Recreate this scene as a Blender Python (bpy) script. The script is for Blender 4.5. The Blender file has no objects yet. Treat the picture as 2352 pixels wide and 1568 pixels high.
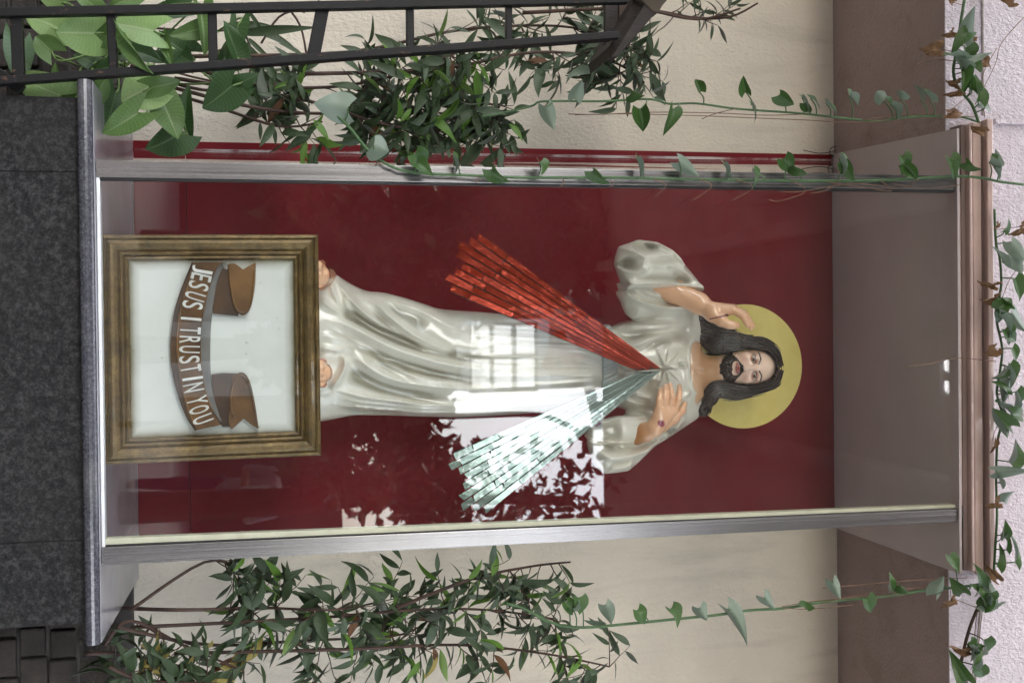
import bpy, math, random
import numpy as np
from mathutils import Vector, Matrix, noise as mnoise
import openvdb

random.seed(7); rng = np.random.default_rng(7)
R_ = math.radians
SC = bpy.context.scene
COL = SC.collection

# ------------------------------------------------------------------ camera
F = 2573.0                       # focal length in units of a 2352 px wide picture
CU, CV = 1176.0, 784.0
D = 3.09                         # distance of the camera from the glass front (plane y = 0)
ZC = 1.50                        # eye height
ROT = np.array([[0.01097397, -0.20305072, 0.97910672],     # rows: camera right, up, back in the world
                [-0.99988133, 0.00835943, 0.01294042],
                [-0.01081234, -0.97913254, -0.20293489]])
cam_d = bpy.data.cameras.new('camera'); cam = bpy.data.objects.new('camera', cam_d); COL.objects.link(cam)
cam_d.sensor_width = 36.0; cam_d.lens = 36.0 * F / 2352.0
cam_d.clip_start = 0.05; cam_d.clip_end = 400
cam.matrix_world = Matrix(((ROT[0][0], ROT[1][0], ROT[2][0], 0), (ROT[0][1], ROT[1][1], ROT[2][1], -D),
                           (ROT[0][2], ROT[1][2], ROT[2][2], ZC), (0, 0, 0, 1)))
SC.camera = cam
cam_d.dof.use_dof = True; cam_d.dof.focus_distance = 3.45; cam_d.dof.aperture_fstop = 5.6

# ------------------------------------------------------------------ light
SUN_EL, SUN_AZ = R_(48), R_(205)
world = bpy.data.worlds.new('World'); SC.world = world; world.use_nodes = True
wn = world.node_tree; wn.nodes.clear()
sky = wn.nodes.new('ShaderNodeTexSky'); sky.sky_type = 'NISHITA'; sky.sun_disc = False
sky.sun_elevation = SUN_EL; sky.sun_rotation = SUN_AZ; sky.air_density = 1.0; sky.dust_density = 4.0; sky.ozone_density = 1.0
hs = wn.nodes.new('ShaderNodeHueSaturation'); hs.inputs['Saturation'].default_value = 0.55
bg = wn.nodes.new('ShaderNodeBackground'); bg.inputs['Strength'].default_value = 0.15
wo = wn.nodes.new('ShaderNodeOutputWorld')
wn.links.new(sky.outputs[0], hs.inputs['Color']); wn.links.new(hs.outputs[0], bg.inputs[0]); wn.links.new(bg.outputs[0], wo.inputs[0])
sun_d = bpy.data.lights.new('sun', 'SUN'); sun_d.energy = 1.0; sun_d.angle = R_(30); sun_d.color = (1.0, 0.96, 0.9)
sun = bpy.data.objects.new('sun', sun_d); COL.objects.link(sun)
sdir = Vector((math.sin(SUN_AZ) * math.cos(SUN_EL), math.cos(SUN_AZ) * math.cos(SUN_EL), math.sin(SUN_EL)))
sun.rotation_euler = sdir.to_track_quat('Z', 'Y').to_euler(); sun.location = (0, -6, 9)
VS = SC.view_settings; VS.view_transform = 'Standard'; VS.look = 'None'; VS.gamma = 1.0; VS.use_curve_mapping = False
VS.exposure = 3.0
SC.cycles.max_bounces = 10; SC.cycles.transparent_max_bounces = 16; SC.cycles.glossy_bounces = 5; SC.cycles.diffuse_bounces = 4
SC.cycles.sample_clamp_indirect = 6.0; SC.cycles.caustics_reflective = False; SC.cycles.caustics_refractive = False
SC.cycles.use_denoising = True

# ------------------------------------------------------------------ picture <-> place
def ray(u, v):
    d = np.array([(u - CU) / F, -(v - CV) / F, -1.0]); return ROT.T @ d
def W(u, v, y):                                  # point of the place seen at (u, v), on the vertical plane at depth y
    r = ray(u, v); t = (y + D) / r[1]; return Vector((r[0] * t, y, ZC + r[2] * t))
def WZ(u, v, z):                                 # the same on a level plane at height z
    r = ray(u, v); t = (z - ZC) / r[2]; return Vector((r[0] * t, -D + r[1] * t, z))
def MIR(u, v, dist):                             # point in front of the glass whose mirror image is seen at (u, v)
    p = W(u, v, dist); return Vector((p.x, -dist, p.z))
def proj(p):
    q = ROT @ np.array([p[0], p[1] + D, p[2] - ZC]); return CU + F * q[0] / -q[2], CV - F * q[1] / -q[2]
PX = lambda y: (D + y) / F * 0.985               # metres per picture unit at depth y

# ------------------------------------------------------------------ objects
WL = {}
def tag(o, label=None, cat=None, group=None, kind=None):
    if label: o['label'] = label
    if cat: o['category'] = cat
    if group: o['group'] = group
    if kind: o['kind'] = kind
    return o
def empty(name, loc, label=None, cat=None, group=None, kind=None):
    o = bpy.data.objects.new(name, None); o.location = loc; o.empty_display_size = 0.05; COL.objects.link(o)
    WL[o.name] = Vector(loc); return tag(o, label, cat, group, kind)
def link(name, me, mat=None, parent=None, loc=None):
    o = bpy.data.objects.new(name, me); COL.objects.link(o)
    if mat is not None and not me.materials: me.materials.append(mat)
    if parent is not None: o.parent = parent; WL[o.name] = WL[parent.name].copy()
    else: WL[o.name] = Vector((0, 0, 0))
    return o
def mesh_obj(name, verts, faces, mat, parent=None, smooth=False, bevel=0, origin=None):
    off = WL[parent.name] if parent is not None else Vector((0, 0, 0))
    V = np.array([tuple(v) for v in verts], dtype=float)
    base = off
    if parent is None and origin is not None: base = Vector(origin)
    V = V - np.array(base)
    me = bpy.data.meshes.new(name); me.from_pydata(V.tolist(), [], faces); me.update()
    o = link(name, me, mat, parent)
    if parent is None and origin is not None: o.location = origin; WL[o.name] = Vector(origin)
    if smooth:
        me.polygons.foreach_set('use_smooth', [True] * len(me.polygons))
    if bevel:
        m = o.modifiers.new('bevel', 'BEVEL'); m.width = bevel; m.segments = 2; m.limit_method = 'ANGLE'; m.angle_limit = R_(40)
    return o

class MB:
    def __init__(s): s.v = []; s.f = []
    def add(s, v, f):
        n = len(s.v); s.v += [tuple(a) for a in v]; s.f += [tuple(i + n for i in q) for q in f]; return s
    def hexa(s, b, t):           # two quads (4 + 4 points), b and t same winding
        return s.add(list(b) + list(t), [(3, 2, 1, 0), (4, 5, 6, 7), (0, 1, 5, 4), (1, 2, 6, 5), (2, 3, 7, 6), (3, 0, 4, 7)])
    def box(s, a, b):
        (x0, y0, z0), (x1, y1, z1) = a, b
        return s.hexa([(x0, y0, z0), (x1, y0, z0), (x1, y1, z0), (x0, y1, z0)], [(x0, y0, z1), (x1, y0, z1), (x1, y1, z1), (x0, y1, z1)])
    def slab(s, quad, off):      # quad of 4 points pushed by off
        off = Vector(off); return s.hexa([Vector(q) + off for q in quad], [Vector(q) for q in quad])
    def prism(s, poly, off):
        n = len(poly); off = Vector(off)
        v = [Vector(p) for p in poly] + [Vector(p) + off for p in poly]
        f = [tuple(range(n)), tuple(range(2 * n - 1, n - 1, -1))]
        f += [(i, i + n, (i + 1) % n + n, (i + 1) % n) for i in range(n)]
        return s.add(v, f)
    def bar(s, a, b, w, h=None, up=(0, 0, 1)):
        a, b = Vector(a), Vector(b); h = h or w; t = (b - a).normalized(); up = Vector(up)
        x = t.cross(up)
        if x.length < 1e-4: x = t.cross(Vector((1, 0, 0)))
        x.normalize(); y = x.cross(t).normalized(); x = x * w / 2; y = y * h / 2
        q = [-x - y, x - y, x + y, -x + y]
        return s.hexa([a + k for k in q], [b + k for k in q])
    def tube(s, pts, rad, seg=6):
        pts = [Vector(p) for p in pts]; n = len(pts)
        if n < 2: return s
        rad = [rad] * n if not hasattr(rad, '__len__') else rad
        t0 = (pts[1] - pts[0]).normalized(); ref = Vector((0.31, -0.9, 0.2))
        x = t0.cross(ref).normalized(); V = []; Fc = []
        for i, p in enumerate(pts):
            t = (pts[min(i + 1, n - 1)] - pts[max(i - 1, 0)])
            t = t.normalized() if t.length > 1e-9 else t0
            x = (x - t * x.dot(t)); x = x.normalized() if x.length > 1e-6 else t.cross(ref).normalized()
            y = t.cross(x)
            for k in range(seg):
                a = 2 * math.pi * k / seg; V.append(p + (x * math.cos(a) + y * math.sin(a)) * rad[i])
        for i in range(n - 1):
            for k in range(seg):
                k2 = (k + 1) % seg; Fc.append((i * seg + k, i * seg + k2, (i + 1) * seg + k2, (i + 1) * seg + k))
        Fc.append(tuple(range(seg - 1, -1, -1))); Fc.append(tuple((n - 1) * seg + k for k in range(seg)))
        return s.add(V, Fc)
    def obj(s, name, mat, parent=None, **k): return mesh_obj(name, s.v, s.f, mat, parent, **k)

def smooth_path(pts, n=6):        # Catmull-Rom through points (any dimension)
    P = [np.array(p, float) for p in pts]; out = []
    for i in range(len(P) - 1):
        p0, p1, p2, p3 = P[max(i - 1, 0)], P[i], P[i + 1], P[min(i + 2, len(P) - 1)]
        for k in range(n):
            t = k / n
            out.append(0.5 * ((2 * p1) + (p2 - p0) * t + (2 * p0 - 5 * p1 + 4 * p2 - p3) * t * t + (3 * p1 - p0 - 3 * p2 + p3) * t ** 3))
    out.append(P[-1]); return out

# ------------------------------------------------------------------ materials
def lin(r, g, b):                                 # 0-255 picture colour to linear
    f = lambda c: (c / 255 / 12.92) if c <= 10 else ((c / 255 + 0.055) / 1.055) ** 2.4
    return (f(r), f(g), f(b))
class NT:
    def __init__(s, name):
        s.m = bpy.data.materials.new(name); s.m.use_nodes = True; s.t = s.m.node_tree; s.n = s.t.nodes
        s.b = s.n['Principled BSDF']; s.out = s.n['Material Output']
    def new(s, typ, **k):
        n = s.n.new(typ)
        for a, v in k.items(): setattr(n, a, v)
        return n
    def l(s, a, b): s.t.links.new(a, b)
    def coord(s, kind='Object'): return s.new('ShaderNodeTexCoord').outputs[kind]
    def noise(s, vec, scale, detail=4, rough=0.55, dist=0.0):
        n = s.new('ShaderNodeTexNoise'); n.inputs['Scale'].default_value = scale; n.inputs['Detail'].default_value = detail
        n.inputs['Roughness'].default_value = rough; n.inputs['Distortion'].default_value = dist
        if vec is not None: s.l(vec, n.inputs['Vector'])
        return n.outputs['Fac']
    def mapv(s, vec, scale=(1, 1, 1), rot=(0, 0, 0), loc=(0, 0, 0)):
        m = s.new('ShaderNodeMapping'); m.inputs['Scale'].default_value = scale; m.inputs['Rotation'].default_value = rot; m.inputs['Location'].default_value = loc
        s.l(vec, m.inputs['Vector']); return m.outputs[0]
    def ramp(s, fac, stops, interp='LINEAR'):
        r = s.new('ShaderNodeValToRGB'); r.color_ramp.interpolation = interp; e = r.color_ramp.elements
        while len(e) < len(stops): e.new(0.5)
        for i, (p, c) in enumerate(stops):
            e[i].position = p; c = (c, c, c) if not hasattr(c, '__len__') else c; e[i].color = (*c[:3], 1)
        s.l(fac, r.inputs[0]); return r.outputs[0]
    def mix(s, fac, a, b, mode='MIX'):
        m = s.new('ShaderNodeMix', data_type='RGBA', blend_type=mode)
        for sock, val in ((0, fac), (6, a), (7, b)):
            if hasattr(val, 'is_linked') or hasattr(val, 'links'): s.l(val, m.inputs[sock])
            elif hasattr(val, '__len__'): m.inputs[sock].default_value = (*val[:3], 1)
            else: m.inputs[sock].default_value = val
        return m.outputs[2]
    def math(s, op, a, b=0.0, c=0.0):
        m = s.new('ShaderNodeMath', operation=op)
        for i, val in enumerate((a, b, c)):
            if hasattr(val, 'links'): s.l(val, m.inputs[i])
            else: m.inputs[i].default_value = val
        return m.outputs[0]
    def set(s, **k):
        for a, v in k.items():
            i = s.b.inputs[a.replace('_', ' ')]
            if hasattr(v, 'links'): s.l(v, i)
            elif hasattr(v, '__len__'): i.default_value = (*v[:3], 1)
            else: i.default_value = v
        return s
    def bump(s, h, strength=0.3, dist=0.01):
        b = s.new('ShaderNodeBump'); b.inputs['Strength'].default_value = strength; b.inputs['Distance'].default_value = dist
        s.l(h, b.inputs['Height']); s.l(b.outputs[0], s.b.inputs['Normal']); return s

def pmat(name, c1, c2=None, scale=8, rough=0.6, metal=0.0, bump=0.0, bscale=60, bdist=0.004, lo=0.35, hi=0.65, detail=5, stretch=(1, 1, 1), spec=0.5, coat=0.0):
    m = NT(name); co = m.mapv(m.coord(), stretch)
    c2 = c2 or tuple(k * 0.75 for k in c1)
    m.set(Base_Color=m.ramp(m.noise(co, scale, detail), [(lo, c2), (hi, c1)]), Roughness=rough, Metallic=metal)
    m.set(Specular_IOR_Level=spec, Coat_Weight=coat)
    if bump: m.bump(m.noise(co, bscale, 4, 0.6), bump, bdist)
    return m.m

def stucco(name, c, c2, dirt=(0.2, 0.19, 0.18), dirt_amt=0.25, bscale=95, bump=0.55, pit=False):
    m = NT(name); co = m.coord()
    big = m.noise(co, 1.6, 5, 0.6); base = m.ramp(big, [(0.3, c2), (0.7, c)])
    st = m.noise(m.mapv(co, (7, 7, 1.2)), 1.0, 6, 0.65, 0.5)
    base = m.mix(m.math('MULTIPLY', m.ramp(st, [(0.52, 0.0), (0.75, 1.0)]), dirt_amt), base, dirt)
    n1 = m.noise(m.mapv(co, (1, 1, 0.6)), bscale, 3, 0.5, 0.6); n2 = m.noise(co, bscale * 0.3, 3, 0.6)
    v = m.new('ShaderNodeTexVoronoi'); v.inputs['Scale'].default_value = 85; m.l(co, v.inputs['Vector'])
    pits = m.math('MULTIPLY', m.ramp(v.outputs['Distance'], [(0.05, 1.0), (0.2, 0.0)]), m.ramp(m.noise(co, 14, 2), [(0.5, 0.0), (0.6, 1.0)]))
    base = m.mix(m.math('MULTIPLY', pits, 0.55 if pit else 0.25), base, dirt)
    h = m.math('ADD', m.math('MULTIPLY', n1, 0.7), m.math('MULTIPLY', n2, 0.5)); h = m.math('SUBTRACT', h, m.math('MULTIPLY', pits, 0.35))
    m.set(Base_Color=base, Roughness=0.88, Specular_IOR_Level=0.25); m.bump(h, bump, 0.012)
    return m.m

def glass_mat(name, tint=(0.985, 0.995, 0.988), extra=0.0):
    m = NT(name); m.n.remove(m.b)
    g = m.new('ShaderNodeNewGeometry'); dot = m.new('ShaderNodeVectorMath', operation='DOT_PRODUCT')
    m.l(g.outputs['Normal'], dot.inputs[0]); m.l(g.outputs['Incoming'], dot.inputs[1])
    c = m.math('SUBTRACT', 1.0, m.math('ABSOLUTE', dot.outputs['Value'])); p5 = m.math('POWER', c, 5.0)
    fr = m.math('MULTIPLY_ADD', p5, 0.955, 0.045)
    tr = m.new('ShaderNodeBsdfTransparent'); tr.inputs[0].default_value = (*tint, 1)
    gl = m.new('ShaderNodeBsdfGlossy'); gl.inputs['Roughness'].default_value = 0.012; gl.inputs[0].default_value = (1, 1, 1, 1)
    mx = m.new('ShaderNodeMixShader'); m.l(fr, mx.inputs[0]); m.l(tr.outputs[0], mx.inputs[1]); m.l(gl.outputs[0], mx.inputs[2])
    # thin film of dust and wipe marks
    co = m.coord(); dn = m.ramp(m.noise(m.mapv(co, (3, 3, 9), (0, 0.5, 0)), 2.2, 8, 0.7, 1.0), [(0.55, 0.0), (0.95, 0.006)])
    df = m.new('ShaderNodeBsdfDiffuse'); df.inputs[0].default_value = (0.7, 0.7, 0.72, 1)
    mx2 = m.new('ShaderNodeMixShader'); m.l(dn, mx2.inputs[0]); m.l(mx.outputs[0], mx2.inputs[1]); m.l(df.outputs[0], mx2.inputs[2])
    m.l(mx2.outputs[0], m.out.inputs[0]); return m.m

def painted(name, rough=0.25, coat=0.4, bump=0.0, attr='paint', noise_amt=0.12, sheen=0.0):
    m = NT(name); a = m.new('ShaderNodeAttribute'); a.attribute_name = attr
    n = m.noise(m.coord(), 26, 5); c = m.mix(noise_amt, a.outputs['Color'], m.mix(n, (0.3, 0.27, 0.2), (1, 1, 1)), 'MULTIPLY')
    m.set(Base_Color=c, Roughness=rough, Coat_Weight=coat, Coat_Roughness=0.035)
    if bump: m.bump(m.noise(m.coord(), 180, 3), bump, 0.002)
    return m.m

# ------------------------------------------------------------------ implicit surfaces meshed on a grid
class Grid:
    def __init__(s, lo, hi, h):
        s.lo = np.array(lo, float); s.h = h; n = np.ceil((np.array(hi) - s.lo) / h).astype(int) + 1
        s.x = (s.lo[0] + h * np.arange(n[0])).astype(np.float32)[:, None, None]
        s.y = (s.lo[1] + h * np.arange(n[1])).astype(np.float32)[None, :, None]
        s.z = (s.lo[2] + h * np.arange(n[2])).astype(np.float32)[None, None, :]
        s.x2 = s.x[:, 0, :]; s.z2 = s.z[0]                  # broadcast to the (x, z) plane
    def ell(s, c, r):
        q = ((s.x - c[0]) / r[0]) ** 2 + ((s.y - c[1]) / r[1]) ** 2 + ((s.z - c[2]) / r[2]) ** 2
        k = np.sqrt(q); return (k - 1) * min(r)
    def cap(s, a, b, ra, rb):
        a = np.array(a, np.float32); b = np.array(b, np.float32); d = b - a; L = float(d @ d) + 1e-12
        px, py, pz = s.x - a[0], s.y - a[1], s.z - a[2]
        t = np.clip((px * d[0] + py * d[1] + pz * d[2]) / L, 0, 1)
        return np.sqrt((px - d[0] * t) ** 2 + (py - d[1] * t) ** 2 + (pz - d[2] * t) ** 2) - (ra + (rb - ra) * t)
    def pl(s, pts):                       # signed distance to a polygon in the (x, z) plane, inside positive
        X = np.broadcast_to(s.x2, (s.x2.shape[0], s.z2.shape[1])); Z = np.broadcast_to(s.z2, X.shape)
        dm = np.full(X.shape, 1e9, np.float32); ins = np.zeros(X.shape, bool); n = len(pts)
        for i in range(n):
            x0, z0 = pts[i]; x1, z1 = pts[(i + 1) % n]; dx, dz = x1 - x0, z1 - z0
            t = np.clip(((X - x0) * dx + (Z - z0) * dz) / (dx * dx + dz * dz + 1e-12), 0, 1)
            dm = np.minimum(dm, np.hypot(X - x0 - dx * t, Z - z0 - dz * t))
            c = ((z0 > Z) != (z1 > Z)) & (X < dx * (Z - z0) / (dz if abs(dz) > 1e-12 else 1e-12) + x0); ins ^= c
        return np.where(ins, dm, -dm)
    def line(s, pts):                     # unsigned distance to a polyline in (x, z), with position along it 0..1
        X = np.broadcast_to(s.x2, (s.x2.shape[0], s.z2.shape[1])); Z = np.broadcast_to(s.z2, X.shape)
        dm = np.full(X.shape, 1e9, np.float32); tt = np.zeros(X.shape, np.float32); n = len(pts) - 1
        sg = np.zeros(X.shape, np.float32)
        for i in range(n):
            x0, z0 = pts[i]; x1, z1 = pts[i + 1]; dx, dz = x1 - x0, z1 - z0
            t = np.clip(((X - x0) * dx + (Z - z0) * dz) / (dx * dx + dz * dz + 1e-12), 0, 1)
            ex, ez = X - x0 - dx * t, Z - z0 - dz * t; d = np.hypot(ex, ez); m = d < dm
            dm = np.where(m, d, dm); tt = np.where(m, (i + t) / n, tt); sg = np.where(m, np.sign(ex * dz - ez * dx), sg)
        return dm, tt, sg
    def mesh(s, f, name, mat, parent, paint=None, smooth=True):
        f = np.ascontiguousarray(np.clip(f, -3 * s.h, 3 * s.h).astype(np.float32))
        g = openvdb.FloatGrid(3 * s.h); g.copyFromArray(f)
        p, q = g.convertToQuads(isovalue=0.0)
        p = p.astype(np.float64) * s.h + s.lo
        me = bpy.data.meshes.new(name); off = np.array(WL[parent.name])
        me.vertices.add(len(p)); me.vertices.foreach_set('co', (p - off).astype(np.float32).ravel())
        nq = len(q); me.loops.add(nq * 4); me.polygons.add(nq)
        me.loops.foreach_set('vertex_index', q[:, ::1].astype(np.int32).ravel())
        me.polygons.foreach_set('loop_start', np.arange(0, nq * 4, 4, dtype=np.int32))
        me.polygons.foreach_set('use_smooth', np.ones(nq, bool))
        me.update(calc_edges=True); me.validate()
        # outward orientation
        v = p[q[:, 0]]; vol = np.einsum('ij,ij->i', p[q[:, 0]] - p.mean(0), np.cross(p[q[:, 1]] - v, p[q[:, 2]] - v)).sum()
        if vol < 0: me.flip_normals()
        if paint is not None:
            c = paint(p); a = me.color_attributes.new('paint', 'FLOAT_COLOR', 'POINT')
            a.data.foreach_set('color', np.concatenate([c, np.ones((len(c), 1))], 1).astype(np.float32).ravel())
        return link(name, me, mat, parent)
def smin(a, b, k):
    h = np.clip(0.5 + 0.5 * (b - a) / k, 0, 1); return b + (a - b) * h - k * h * (1 - h)
def smax(a, b, k): return -smin(-a, -b, k)
def xz(pts, y): return [(W(u, v, y).x, W(u, v, y).z) for u, v in pts]
def pillow(g, poly, yc, T, R):
    d = g.pl(poly)[:, None, :]; q = np.maximum(R - d, 0)
    return (np.sqrt(q * q + ((g.y - yc) * (R / T)) ** 2) - R) * min(1, T / R)
# ------------------------------------------------------------------ materials of the place
M = {}
M['wall'] = stucco('cream_stucco', (0.70, 0.635, 0.535), (0.61, 0.565, 0.49), (0.33, 0.31, 0.28), 0.45)
M['white_wall'] = stucco('lilac_white_stucco', (0.62, 0.57, 0.62), (0.55, 0.505, 0.55), (0.3, 0.27, 0.28), 0.25, 120, 0.9, True)
M['soffit'] = stucco('brown_stucco', (0.37, 0.285, 0.265), (0.30, 0.235, 0.22), (0.13, 0.10, 0.09), 0.4, 80, 0.5)
M['taupe'] = pmat('taupe_paint', (0.53, 0.46, 0.455), (0.46, 0.40, 0.395), 3, 0.55, bump=0.05, bscale=140)
M['trim'] = pmat('pinkish_brown_enamel', (0.60, 0.44, 0.385), (0.48, 0.35, 0.31), 5, 0.35, bump=0.08, bscale=40, coat=0.3)
M['trim_dark'] = pmat('dark_brown_enamel_and_shade', (0.24, 0.17, 0.15), (0.18, 0.13, 0.115), 6, 0.45)
M['red'] = None
def red_paint():
    m = NT('deep_red_paint'); co = m.coord()
    c = m.ramp(m.noise(co, 2.2, 6, 0.6), [(0.3, (0.14, 0.006, 0.011)), (0.7, (0.185, 0.009, 0.015))])
    sc = m.ramp(m.noise(m.mapv(co, (60, 60, 3)), 1.0, 4, 0.7), [(0.66, 0.0), (0.8, 0.25)])
    c = m.mix(sc, c, (0.22, 0.07, 0.07))
    m.set(Base_Color=c, Roughness=0.5, Specular_IOR_Level=0.2); m.bump(m.noise(m.mapv(co, (1, 1, 0.15)), 60, 4), 0.08, 0.004); return m.m
M['red'] = red_paint()
def aluminium():
    m = NT('brushed_aluminium'); co = m.coord()
    n = m.noise(m.mapv(co, (300, 300, 1.0)), 1.0, 3, 0.5); big = m.noise(co, 7, 6, 0.65)
    c = m.mix(m.ramp(big, [(0.45, 0.0), (0.75, 0.5)]), (0.27, 0.262, 0.262), (0.205, 0.197, 0.197))
    sp = m.ramp(m.noise(co, 70, 4, 0.7), [(0.66, 0.0), (0.72, 0.6)]); c = m.mix(sp, c, (0.16, 0.12, 0.10))
    m.set(Base_Color=c, Metallic=0.95, Roughness=m.ramp(n, [(0.3, 0.2), (0.7, 0.3)])); m.bump(n, 0.02, 0.001); return m.m
M['alu'] = aluminium()
M['white_strip'] = pmat('white_enamel_strip', (0.82, 0.84, 0.86), (0.7, 0.7, 0.7), 9, 0.3)
M['cream_bead'] = pmat('cream_rubber_bead', (0.6, 0.6, 0.45), (0.5, 0.5, 0.38), 18, 0.5, bump=0.05)
M['black_rubber'] = pmat('black_gasket', (0.02, 0.02, 0.022), None, 10, 0.5)
M['glass'] = glass_mat('clear_glass')
def granite():
    m = NT('grey_granite'); co = m.coord()
    v = m.new('ShaderNodeTexVoronoi'); v.inputs['Scale'].default_value = 70; m.l(co, v.inputs['Vector'])
    n = m.noise(co, 62, 7, 0.8); n2 = m.noise(co, 190, 4, 0.8)
    c = m.ramp(n, [(0.38, (0.003, 0.003, 0.0035)), (0.5, (0.016, 0.0155, 0.016)), (0.66, (0.06, 0.058, 0.057))])
    c = m.mix(m.ramp(n2, [(0.55, 0.0), (0.75, 0.5)]), c, (0.13, 0.125, 0.12))
    b = m.noise(co, 2.5, 4); c = m.mix(m.ramp(b, [(0.4, 0.0), (0.8, 0.45)]), c, (0.026, 0.024, 0.022))
    m.set(Base_Color=c, Roughness=0.65, Specular_IOR_Level=0.22); m.bump(n, 0.25, 0.004); return m.m
M['granite'] = granite()
def slabm():
    m = NT('polished_dark_granite'); co = m.coord()
    n = m.noise(co, 130, 5, 0.8)
    c = m.ramp(n, [(0.4, (0.035, 0.035, 0.045)), (0.58, (0.085, 0.085, 0.1)), (0.74, (0.26, 0.26, 0.3))])
    d = m.noise(co, 6, 5); c = m.mix(m.ramp(d, [(0.5, 0.0), (0.8, 0.5)]), c, (0.2, 0.19, 0.19))
    m.set(Base_Color=c, Roughness=0.2, Specular_IOR_Level=0.8); return m.m
M['slab'] = slabm()
M['soil'] = pmat('dark_soil', (0.05, 0.038, 0.028), (0.015, 0.012, 0.01), 22, 0.95, bump=0.9, bscale=40, bdist=0.03)
M['block'] = pmat('weathered_stone', (0.046, 0.037, 0.031), (0.018, 0.015, 0.013), 9, 0.9, bump=0.6, bscale=45, bdist=0.01)
M['cement'] = pmat('grey_cement', (0.07, 0.062, 0.055), (0.035, 0.032, 0.03), 8, 0.9, bump=0.4)
M['ground'] = pmat('courtyard_paving', (0.15, 0.14, 0.13), (0.10, 0.092, 0.088), 1.2, 0.8, bump=0.2, bscale=12)
M['black_steel'] = None
def steel():
    m = NT('chipped_black_steel'); co = m.coord()
    chip = m.ramp(m.noise(m.mapv(co, (1, 1, 0.5)), 48, 6, 0.75), [(0.62, 0.0), (0.68, 1.0)])
    c = m.mix(chip, (0.006, 0.0055, 0.006), (0.10, 0.055, 0.035))
    sp = m.ramp(m.noise(co, 130, 3, 0.8), [(0.72, 0.0), (0.75, 1.0)]); c = m.mix(sp, c, (0.5, 0.48, 0.44))
    m.set(Base_Color=c, Roughness=0.5, Specular_IOR_Level=0.25); m.bump(m.noise(co, 60, 4), 0.25, 0.003); return m.m
M['black_steel'] = steel()
M['dark_wood'] = pmat('old_dark_wood', (0.022, 0.012, 0.008), (0.008, 0.005, 0.004), 6, 0.65, bump=0.5, bscale=30, stretch=(9, 9, 1))
M['brown_wood'] = pmat('brown_board', (0.06, 0.028, 0.013), (0.03, 0.014, 0.008), 6, 0.6, bump=0.3, bscale=30, stretch=(9, 9, 1))

# ------------------------------------------------------------------ ground, wall, eaves
GZ = 0.0
YW = 0.77                                         # plane of the cream wall
ground = MB().add([(-60, -120, GZ), (60, -120, GZ), (60, 6, GZ), (-60, 6, GZ)], [(0, 1, 2, 3)]).obj('ground', M['ground']); tag(ground, kind='structure')

z_sof = W(1919, 784, YW).z                        # underside of the eaves
YF = 0.055                                        # plane of the lilac fascia wall
wl = W(297, 400, YW).z
wall = empty('cream_wall', (0, YW, 0), 'cream stucco wall behind the planter and the glass case', 'wall')
MB().box((-4.2, YW, 0.0), (4.2, YW + 0.2, z_sof + 0.3)).obj('stucco', M['wall'], wall)
MB().box((-4.2, YW - 0.028, wl - 0.12), (4.2, YW - 0.002, wl - 0.004)).obj('footing', M['cement'], wall, bevel=0.004)
eaves = empty('eaves', (0, YF, z_sof), 'brown rough underside of the eaves with lilac white face above', 'eaves')
MB().box((-4.2, YF, z_sof), (4.2, YW + 0.2, z_sof + 0.06)).obj('soffit', M['soffit'], eaves)
zt = 4.6
MB().box((-4.2, YF - 0.006, z_sof - 0.002), (4.2, YF - 0.0005, zt)).box((-4.2, YF + 0.0005, z_sof + 0.062), (4.2, YF + 0.15, zt)).obj('fascia_wall', M['white_wall'], eaves)
# square conduit running up the lilac wall
a = W(2284, 279, YF - 0.012); cnd = MB().box((a.x - 0.008, YF - 0.018, a.z), (a.x + 0.008, YF - 0.0045, zt - 0.05)).obj('cable_conduit', M['white_wall'], bevel=0.002, origin=(a.x, YF, a.z))
tag(cnd, 'narrow square conduit running up the lilac wall from the case corner', 'conduit')

# ------------------------------------------------------------------ planter walls of stone blocks (left and right of the plinth)
def planter(label, x0, x1, seed):
    r = random.Random(seed); yb = 0.33
    z1 = W(168, 784, yb).z; zs = [z1 - 0.0, W(98, 784, yb).z, W(30, 784, yb).z, W(-45, 784, yb).z, W(-130, 784, yb).z, W(-230, 784, yb).z, W(-330, 784, yb).z]
    root = empty('planter', ((x0 + x1) / 2, yb, 0.0), label, 'planter', 'stone planters beside the plinth')
    MB().box((x0, yb + 0.022, 0.0), (x1, yb + 0.10, z1 - 0.012)).obj('mortar', M['cement'], root)
    for k in range(len(zs) - 1):
        x = x0 - r.uniform(0, 0.08) if k % 2 else x0
        while x < x1 - 0.01:
            w = r.uniform(0.085, 0.115); a = max(x, x0); b = min(x + w, x1)
            if b - a > 0.02:
                j = lambda: r.uniform(-0.003, 0.003)
                yf = yb + r.uniform(-0.004, 0.006)
                MB().box((a + 0.004, yf, zs[k + 1] + 0.004 + j()), (b - 0.004, yb + 0.03, zs[k] - 0.004 + j())).obj('stone_block', M['block'], root, bevel=0.006)
            x += w
    n = 22; mm = 8; V = []; Fc = []
    for i in range(n + 1):
        for j in range(mm + 1):
            x = x0 + (x1 - x0) * i / n; y = yb + 0.03 + (YW - yb - 0.06) * j / mm
            V.append((x, y, z1 - 0.03 + (wl - z1 - 0.03) * (j / mm) + 0.03 * mnoise.noise(Vector((x * 9, y * 9, seed)))))
    for i in range(n):
        for j in range(mm): q = i * (mm + 1) + j; Fc.append((q, q + mm + 1, q + mm + 2, q + 1))
    s = mesh_obj('soil', V, Fc, M['soil'], root, smooth=True)
    return root
xl = W(205, 205, 0.0).x; xr = W(215, 1452, 0.0).x
planter('stone block planter left of the plinth under pale arrow shaped leaves', -1.35, xl + 0.03, 3)
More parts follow.
